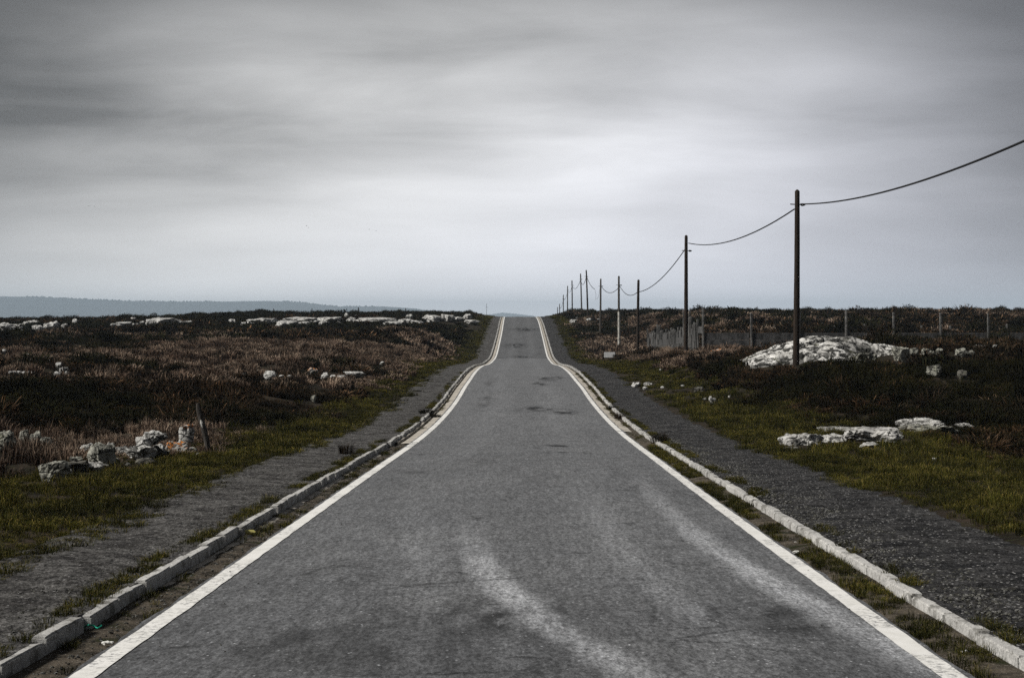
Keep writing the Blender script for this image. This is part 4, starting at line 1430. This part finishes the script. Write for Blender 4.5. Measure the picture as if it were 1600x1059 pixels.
def clump_mesh(name, seed, nb, r, h, wd, cols, tipcols, spread, leaves, lcol, lsize, m, curl=0.3):
    rr = random.Random(seed)
    V, Fc, C = [], [], []
    for _ in range(nb):
        a = rr.uniform(0, 2 * math.pi)
        q = r * math.sqrt(rr.random()) * 0.8
        bx, by = q * math.cos(a), q * math.sin(a)
        hh = h * rr.uniform(0.55, 1.0) * (1 - 0.45 * (q / r)**2)
        oa = a + rr.gauss(0, 0.7)
        ln = spread * hh * rr.uniform(0.3, 1.2) * (0.25 + q / r)
        tx, ty = bx + ln * math.cos(oa), by + ln * math.sin(oa)
        mx, my = bx + 0.35 * (tx - bx), by + 0.35 * (ty - by)
        wa = rr.uniform(0, math.pi)
        wx, wy = wd * math.cos(wa), wd * math.sin(wa)
        b = len(V)
        V += [(bx - wx, by - wy, -0.04), (bx + wx, by + wy, -0.04), (mx - wx * 0.8, my - wy * 0.8, hh * 0.6), (mx + wx * 0.8, my + wy * 0.8, hh * 0.6),
              (tx, ty, hh * (1 - curl * rr.random()))]
        Fc += [(b, b + 1, b + 3, b + 2), (b + 2, b + 3, b + 4)]
        c0, c1 = rr.choice(cols), rr.choice(tipcols)
        k = rr.uniform(0.7, 1.3)
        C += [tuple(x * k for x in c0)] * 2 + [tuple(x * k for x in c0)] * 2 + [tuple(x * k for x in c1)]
    for _ in range(leaves):
        a = rr.uniform(0, 2 * math.pi)
        q = r * math.sqrt(rr.random())
        zt = h * 0.8 * (1 - 0.6 * (q / r)**2)
        p = Vector((q * math.cos(a), q * math.sin(a), zt * rr.uniform(0.25, 1.0)))
        e1 = Vector((rr.gauss(0, 1), rr.gauss(0, 1), rr.gauss(0, 0.6))).normalized() * lsize
        e2 = Vector((rr.gauss(0, 1), rr.gauss(0, 1), rr.gauss(0, 0.6))).normalized() * lsize * 0.6
        b = len(V)
        V += [p - e1, p + e1, p + e2]
        Fc.append((b, b + 1, b + 2))
        c0 = rr.choice(lcol)
        k = rr.uniform(0.6, 1.4)
        C += [tuple(x * k for x in c0)] * 3
    me = mesh(name, V, Fc, m)
    at_ = me.color_attributes.new('Col', 'FLOAT_COLOR', 'POINT')
    at_.data.foreach_set('color', np.array([(*c, 1) for c in C], np.float32).reshape(-1))
    return me


def source(key, meshes):
    c = bpy.data.collections.new('plants_' + key)
    for i, me in enumerate(meshes):
        c.objects.link(bpy.data.objects.new('%s_%d' % (key, i), me))
    SRC[key] = c


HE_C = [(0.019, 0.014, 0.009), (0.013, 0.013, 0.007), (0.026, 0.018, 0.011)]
HE_T = [(0.20, 0.140, 0.092), (0.050, 0.038, 0.023), (0.034, 0.037, 0.014), (0.34, 0.255, 0.18), (0.030, 0.025, 0.016), (0.10, 0.070, 0.044)]  # dead flower heads, some brightened as painted sunlit highlights
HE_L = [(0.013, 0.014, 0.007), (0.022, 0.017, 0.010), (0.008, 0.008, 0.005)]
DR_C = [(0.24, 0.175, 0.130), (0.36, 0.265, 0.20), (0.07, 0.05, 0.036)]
DR_T = [(0.86, 0.68, 0.52), (0.60, 0.45, 0.335), (0.92, 0.78, 0.62), (0.18, 0.128, 0.096)]  # dry pale tips, brightened further as highlights in the colour
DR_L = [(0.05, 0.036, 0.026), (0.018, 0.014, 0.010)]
GO_C = [(0.011, 0.013, 0.005), (0.018, 0.016, 0.008)]
GO_T = [(0.045, 0.050, 0.016), (0.020, 0.024, 0.009), (0.10, 0.085, 0.036)]
GO_L = [(0.010, 0.013, 0.005), (0.022, 0.025, 0.009), (0.007, 0.007, 0.005)]
GR_C = [(0.040, 0.044, 0.011), (0.055, 0.050, 0.015), (0.022, 0.026, 0.008)]
GR_T = [(0.11, 0.115, 0.026), (0.25, 0.205, 0.075), (0.055, 0.066, 0.014), (0.42, 0.34, 0.17), (0.07, 0.075, 0.018)]  # green and straw tips, with highlights painted into the paler ones
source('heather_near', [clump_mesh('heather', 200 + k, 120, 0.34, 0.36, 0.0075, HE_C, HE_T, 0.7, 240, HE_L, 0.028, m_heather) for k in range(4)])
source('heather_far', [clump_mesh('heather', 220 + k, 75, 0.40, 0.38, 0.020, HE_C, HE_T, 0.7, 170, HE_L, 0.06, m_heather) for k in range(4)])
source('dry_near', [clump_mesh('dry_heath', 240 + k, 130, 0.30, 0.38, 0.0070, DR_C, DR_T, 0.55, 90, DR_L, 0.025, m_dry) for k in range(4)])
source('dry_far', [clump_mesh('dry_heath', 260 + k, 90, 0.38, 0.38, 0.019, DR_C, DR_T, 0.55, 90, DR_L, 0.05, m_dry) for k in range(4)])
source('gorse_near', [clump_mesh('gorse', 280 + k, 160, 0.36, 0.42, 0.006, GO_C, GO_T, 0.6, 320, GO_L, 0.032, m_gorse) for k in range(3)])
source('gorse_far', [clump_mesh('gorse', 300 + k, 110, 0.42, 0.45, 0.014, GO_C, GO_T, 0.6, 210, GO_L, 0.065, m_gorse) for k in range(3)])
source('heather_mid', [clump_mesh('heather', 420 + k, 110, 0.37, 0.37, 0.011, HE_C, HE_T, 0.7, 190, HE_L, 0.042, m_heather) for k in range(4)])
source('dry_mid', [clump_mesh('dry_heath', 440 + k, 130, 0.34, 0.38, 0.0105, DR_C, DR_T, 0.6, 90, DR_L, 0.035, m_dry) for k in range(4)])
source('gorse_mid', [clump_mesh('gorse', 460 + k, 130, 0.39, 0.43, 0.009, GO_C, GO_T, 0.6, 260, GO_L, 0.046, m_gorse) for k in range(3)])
source('grass_near', [clump_mesh('grass', 320 + k, 46, 0.11, 0.13, 0.0026, GR_C, GR_T, 1.0, 0, GR_C, 0.01, m_grass, 0.5) for k in range(5)])
source('grass_far', [clump_mesh('grass', 340 + k, 60, 0.20, 0.13, 0.006, GR_C, GR_T, 0.9, 0, GR_C, 0.01, m_grass, 0.5) for k in range(4)])
pb = []
for k in range(4):
    bm = bmesh.new()
    bmesh.ops.create_icosphere(bm, subdivisions=1, radius=1)
    for v in bm.verts:
        v.co *= 1 + 0.5 * mnoise.noise(v.co * 1.4 + Vector((k * 7, 0, 0)))
        v.co.z *= 0.6
    pb.append(bm_mesh('pebble', bm, (m_rock_dark, m_rock_grey, m_edge, m_rock)[k]))
source('pebble', pb)


def scatter(name, key, pts, scl, label, cat, kind='stuff', tilt=0.12, sz=None):
    npt = len(pts)
    me = bpy.data.meshes.new(name)
    me.vertices.add(npt)
    me.vertices.foreach_set('co', np.asarray(pts, np.float32).reshape(-1))
    rot = np.stack([RNG.normal(0, tilt, npt), RNG.normal(0, tilt, npt), RNG.uniform(0, 6.283, npt)], -1).astype(np.float32)
    sv_ = np.stack([scl, scl, scl if sz is None else sz], -1).astype(np.float32)
    for an, arr in (('rot', rot), ('scl', sv_)):
        a = me.attributes.new(an, 'FLOAT_VECTOR', 'POINT')
        a.data.foreach_set('vector', arr.reshape(-1))
    a = me.attributes.new('pick', 'INT', 'POINT')
    a.data.foreach_set('value', RNG.integers(0, len(SRC[key].objects), npt).astype(np.int32))
    me.update()
    o = link(name, me)
    ng_ = bpy.data.node_groups.new(name, 'GeometryNodeTree')
    ng_.interface.new_socket('Geometry', in_out='INPUT', socket_type='NodeSocketGeometry')
    ng_.interface.new_socket('Geometry', in_out='OUTPUT', socket_type='NodeSocketGeometry')
    gi = ng_.nodes.new('NodeGroupInput')
    go_ = ng_.nodes.new('NodeGroupOutput')
    ip = ng_.nodes.new('GeometryNodeInstanceOnPoints')
    ci = ng_.nodes.new('GeometryNodeCollectionInfo')
    ci.inputs['Collection'].default_value = SRC[key]
    ci.inputs['Separate Children'].default_value = True
    ci.inputs['Reset Children'].default_value = True
    L = ng_.links.new
    L(gi.outputs[0], ip.inputs['Points'])
    L(ci.outputs[0], ip.inputs['Instance'])
    ip.inputs['Pick Instance'].default_value = True
    for an, sock, dt in (('pick', 'Instance Index', 'INT'), ('rot', 'Rotation', 'FLOAT_VECTOR'), ('scl', 'Scale', 'FLOAT_VECTOR')):
        nd = ng_.nodes.new('GeometryNodeInputNamedAttribute')
        nd.data_type = dt
        nd.inputs[0].default_value = an
        out = [s for s in nd.outputs if s.enabled][0]
        L(out, ip.inputs[sock])
    L(ip.outputs[0], go_.inputs[0])
    md = o.modifiers.new('scatter', 'NODES')
    md.node_group = ng_
    tag(o, label, cat, kind=kind)
    return o


CL = np.array(CLEAR)


def keep(X, d, grow=0.0):
    ok = np.ones(len(X), bool)
    for cx, cdd, hw, fr, bk in CL:
        ok &= ~((np.abs(X - cx) < hw + grow) & (d > cdd - fr) & (d < cdd + bk))
    return ok


def verge_in(side, d):
    return np.where(side < 0, 2.35 + 1.66, 2.35 + 2.0)


def verge_out(side, X, d):
    wob = fbm(d / 5.0, d * 0 + side * 3, 66, 4) - 0.5
    l = 4.05 + np.interp(d, [0, 22, 30, 36, 50, 90, 150, 260], [4.5, 4.2, 2.6, 1.7, 1.6, 1.7, 1.9, 2.2]) + 1.3 * wob
    r = 4.4 + np.interp(d, [0, 30, 38, 46, 60, 80, 110, 150, 260], [5.2, 4.6, 3.5, 2.5, 2.6, 2.8, 2.3, 1.4, 1.6]) + 1.5 * wob
    return np.where(side < 0, l, r)


def wedge(nm, d0, d1, dens):
    """even random points inside the seen wedge of ground"""
    hw = lambda d: 0.295 * d + 6.0
    area = 2 * (0.295 * (d1**2 - d0**2) / 2 + 6.0 * (d1 - d0))
    k = int(area * dens)
    d = np.sqrt(RNG.uniform((d0 + 7)**2, (d1 + 7)**2, k)) - 7
    X = RNG.uniform(-1, 1, k) * hw(d)
    return X, d


kinds = {'heather': [], 'dry': [], 'gorse': []}
for d0, d1, dens, lod in ((7, 62, 5.2, 'near'), (62, 140, 2.5, 'mid'), (140, 360, 1.0, 'far')):
    X, d = wedge('h', d0, d1, dens)
    u = X - road_x(d)
    side = np.sign(u)
    out = verge_out(side, X, d)
    ok = (np.abs(u) > out + RNG.normal(0, 0.25, len(u))) & keep(X, d)
    # nothing grows inside the wall
    ok &= ~((np.abs(d - WD) < 0.45) & (X > WX - 0.3)) & ~((np.abs(X - WX) < 0.5) & (d > WD) & (d < 159))
    X, d, u, side = X[ok], d[ok], u[ok], side[ok]
    f1 = fbm(X / 9.0, d / 13.0, 301, 4)
    f2 = fbm(X / 13.0 + 50, d / 17.0, 302, 4)
    px = 800 + X / d * F
    dry = f1 - 0.545
    # pale dead heath: by the left road bend, in the hollow left, along the right rise
    dry += 0.30 * np.exp(-(((px - 665) / 60)**2 + ((d - 128) / 40)**2))
    dry += 0.11 * np.exp(-(((px - 230) / 300)**2 + ((d - 100) / 26)**2))
    dry += 0.09 * np.exp(-(((px - 560) / 140)**2 + ((d - 112) / 16)**2))
    dry += 0.10 * np.exp(-(((px - 250) / 60)**2 + ((d - 43) / 5)**2))
    dry += 0.16 * np.exp(-(((px - 950) / 50)**2 + ((d - 160) / 24)**2))
    dry += 0.15 * ((px > 1230) & (d > 176) & (d < 206))
    dry += 0.12 * np.exp(-(((px - 60) / 80)**2 + ((d - 30) / 3)**2))
    dry -= 0.14 * ((side < 0) & (d > 185)) + 0.16 * (d > 262) + 0.055 * ((side > 0) & (d < 105))
    gorse = f2 - 0.53 + 0.10 * (d > 250) + 0.08 * ((side < 0) & (d > 170) & (d < 260)) - 0.03 * ((side > 0) & (d < 100))
    k_dry = dry > RNG.normal(0, 0.035, len(X))
    k_go = (~k_dry) & (gorse > RNG.normal(0, 0.035, len(X)))
    k_he = ~(k_dry | k_go)
    z = ground(X, d)
    size = RNG.uniform(0.7, 1.35, len(X)) * {7: 0.85, 62: 1.15, 140: 1.75}[d0]
    hz = RNG.uniform(0.7, 1.3, len(X)) * {7: 0.85, 62: 1.05, 140: 1.25}[d0] * (0.30 + 1.45 * fbm(X / 2.6, d / 3.0, 310, 3)) * (1 + 0.45 * (d > 225) * (fbm(X / 5.0, d / 5.0, 311, 3) > 0.52))
    bush = RNG.uniform(0, 1, len(X)) < np.where(d < 230, 0.10, 0.02)
    bush &= keep(X, d + 0.02 * d, 1.0) & keep(X, d, 1.0)
    size = np.where(bush, size * np.where(k_dry, 1.4, 1.9), size)
    hz = np.where(bush, hz * np.where(d > 200, 1.25, np.where(k_dry, 1.3, 1.75)), hz)
    # low growth where it meets the verge and right before the stones
    edge = sstep(0.0, 1.6, np.abs(u) - verge_out(side, X, d))
    hz *= 0.45 + 0.55 * edge
    lowm = ~keep(X, d + 0.014 * d, 0.3)
    hz = np.where(lowm, hz * 0.5, hz)
    for kk, msk in (('heather', k_he), ('dry', k_dry), ('gorse', k_go)):
        kinds[kk].append((lod, np.stack([X, d, z - 0.02], -1)[msk], size[msk], hz[msk]))
txt = {'heather': ('dark brown heather covering the open heath on both sides', 'heather'), 'dry': ('pale pinkish brown dead heath in drifts among the heather', 'dry heath'),
       'gorse': ('low dark green gorse in patches over the heath', 'gorse')}
for kk, lst in kinds.items():
    for lod in ('near', 'mid', 'far'):
        sel = [q for q in lst if q[0] == lod]
        scatter({'heather': 'heather', 'dry': 'dry_heath', 'gorse': 'gorse'}[kk], '%s_%s' % (kk, lod), np.concatenate([q[1] for q in sel]), np.concatenate([q[2] for q in sel]),
                txt[kk][0] + ({'near': ' near the camera', 'mid': ' in the middle distance', 'far': ' towards the skyline'}[lod]), txt[kk][1], sz=np.concatenate([q[3] for q in sel]))

# grass of the verges
gl = {'near': [], 'far': []}
for d0, d1, dens, lod in ((7.5, 34, 62, 'near'), (34, 62, 36, 'near'), (62, 140, 9, 'far'), (140, 320, 4.5, 'far')):
    for s in (-1, 1):
        k = int((d1 - d0) * 7.5 * dens)
        d = RNG.uniform(d0, d1, k)
        au = RNG.uniform(3.3, 11.1, k)
        X = road_x(d) + s * au
        inn = np.where(np.full(k, s) < 0, 4.02 - 0.18 * (1 - sstep(18, 30, d)), 4.42) + np.where(np.full(k, s) < 0, 0.75, 1.3) * (fbm(d / 2.6, au / 1.6, 401 + s, 5) - 0.5)
        out = verge_out(np.full(k, s), X, d) + 0.5
        ok = (au > inn + np.abs(RNG.normal(0, 0.12, k))) & (au < out + RNG.normal(0, 0.3, k)) & (np.abs(X) < 0.285 * d + 2)
        ok &= keep(X, d - 0.0)
        ok &= fbm(X / 0.7, d / 0.9, 409, 3) > 0.22
        X, d, au = X[ok], d[ok], au[ok]
        sc_ = RNG.uniform(0.6, 1.2, len(X)) * {7.5: 0.85, 34: 1.15, 62: 1.0, 140: 1.6}[d0]
        hh = sc_ * (0.15 + 1.7 * fbm(X / 0.9, d / 1.1, 411, 3)) * np.where(RNG.uniform(0, 1, len(X)) < 0.06, 1.7, 1.0) * (0.7 + 0.6 * sstep(4.2, 6, au))
        gl[lod].append((np.stack([X, d, np.maximum(ground(X, d), road_z(d) + np.where(au < np.where(np.full(len(au), s) < 0, 4.5, 4.85), 0.055, -1.0)) - 0.005], -1), sc_, hh))
# weeds and turf in the right gutter and along the backs of both kerbs
for s, u0, u1, d0, d1, dens, thr in ((1, 2.52, 2.80, 9, 40, 130, 0.40), (1, 2.60, 2.80, 40, 95, 60, 0.52), (-1, 2.91, 3.12, 9, 95, 110, 0.47), (1, 2.91, 3.12, 9, 95, 110, 0.48),
                                     (-1, 2.50, 2.80, 9, 41, 42, 0.585), (-1, 2.60, 2.74, 41, 70, 60, 0.60)):
    k = int((d1 - d0) * (u1 - u0) * dens)
    d = RNG.uniform(d0, d1, k)
    au = RNG.uniform(u0, u1, k)
    ok = fbm(d / 1.5, au / 0.4 + s * 5, 431, 4) > thr
    d, au = d[ok], au[ok]
    X = road_x(d) + s * au
    z = road_z(d) + np.where(au < 2.85, np.where(s < 0, -0.05, -0.035), 0.035)
    sc_ = RNG.uniform(0.35, 0.8, len(d))
    gl['near'].append((np.stack([X, d, z], -1), sc_, sc_ * RNG.uniform(0.5, 1.1, len(d))))
for lod in ('near', 'far'):
    q = gl[lod]
    scatter('grass', 'grass_' + lod, np.concatenate([a[0] for a in q]), np.concatenate([a[1] for a in q]),
            'short olive green grass of the road verges' + (' near the camera' if lod == 'near' else ' further along the road'), 'grass', sz=np.concatenate([a[2] for a in q]))

# loose grit on the footpaths and in the gutters
pp = []
ss_ = []
for s, u0, u1, dens, z0, a, b in ((1, 2.95, 4.6, 330, 0.04, 0.006, 0.019), (-1, 2.95, 4.1, 110, 0.04, 0.005, 0.012), (-1, 2.48, 2.8, 120, -0.05, 0.005, 0.014), (1, 2.48, 2.8, 70, -0.05, 0.005, 0.014),
                                  (1, 0.0, 2.45, 2.0, 0.012, 0.004, 0.008), (-1, 0.0, 2.45, 2.0, 0.012, 0.004, 0.008)):
    k = int(34 * (u1 - u0) * dens)
    d = 8 + 34 * RNG.uniform(0, 1, k)**1.4
    au = RNG.uniform(u0, u1, k)
    pp.append(np.stack([road_x(d) + s * au, d, road_z(d) + z0], -1))
    ss_.append(RNG.uniform(a, b, k))
scatter('gravel', 'pebble', np.concatenate(pp), np.concatenate(ss_), 'loose grit and small stones on the footpaths and in the gutters', 'gravel')


# single plants one can pick out
def plant(name, px, py, hoff, seed, nb, r, h, wd, cols, tips, spread, leaves, label, cat='weed'):
    X, d, z = place(px, py, hoff)
    me = clump_mesh(name, seed, nb, r, h, wd, cols, tips, spread, leaves, GO_L, 0.025, m_weed, 0.25)
    tag(link(name, me, None, (X, d, z)), label, cat)


RU = [(0.045, 0.034, 0.022), (0.03, 0.026, 0.016)]
RT = [(0.10, 0.075, 0.045), (0.05, 0.04, 0.025)]
plant('rush_tuft', 541, 709, 0.038, 501, 150, 0.17, 0.30, 0.004, RU, RT, 0.8, 0, 'spiky brown rush tuft growing on the left path behind the kerb', 'rush tuft')
plant('weed', 667, 646, 0.038, 502, 160, 0.28, 0.22, 0.006, GO_C, GO_C, 1.4, 120, 'dark weed spilling over the gap in the left kerb')
plant('weed', 679, 652, -0.04, 503, 120, 0.2, 0.16, 0.006, GO_C, GO_C, 1.3, 100, 'dark tuft standing in for the shadow in the channel below the left kerb gap')  # dark clump shaped after the shadow lying across the channel
plant('weed', 968, 655, -0.03, 504, 130, 0.17, 0.30, 0.005, RU, RT, 0.9, 60, 'reddish weed against the right kerb at the end of the concrete channel')
plant('weed', 1030, 690, 0.038, 505, 130, 0.2, 0.28, 0.005, RU, RT, 0.9, 60, 'brown weed growing behind the right kerb')
plant('weed', 955, 640, -0.03, 506, 110, 0.17, 0.22, 0.005, GO_C, RU, 1.0, 80, 'dark weed in the right gutter just beyond the reddish one')

# ------------------------------------------------------------------ air
hb = bmesh.new()
bmesh.ops.create_cube(hb, size=1)
for v in hb.verts:
    v.co = Vector((v.co.x * 11000, 6650 + v.co.y * 14300, (-33.5 + 118) / 2 + v.co.z * (118 + 33.5)))
m_haze, n = mat('haze_air')
pv = n.n('ShaderNodeVolumePrincipled')
pv.inputs['Color'].default_value = (0.72, 0.86, 1.0, 1)
pv.inputs['Density'].default_value = 0.000118
pv.inputs['Anisotropy'].default_value = 0.0
out = n.n('ShaderNodeOutputMaterial')
m_haze.node_tree.links.new(pv.outputs[0], out.inputs['Volume'])
tag(link('haze', bm_mesh('haze', hb, m_haze)), 'thin blue sea haze in the air over the heath', 'haze', kind='stuff')
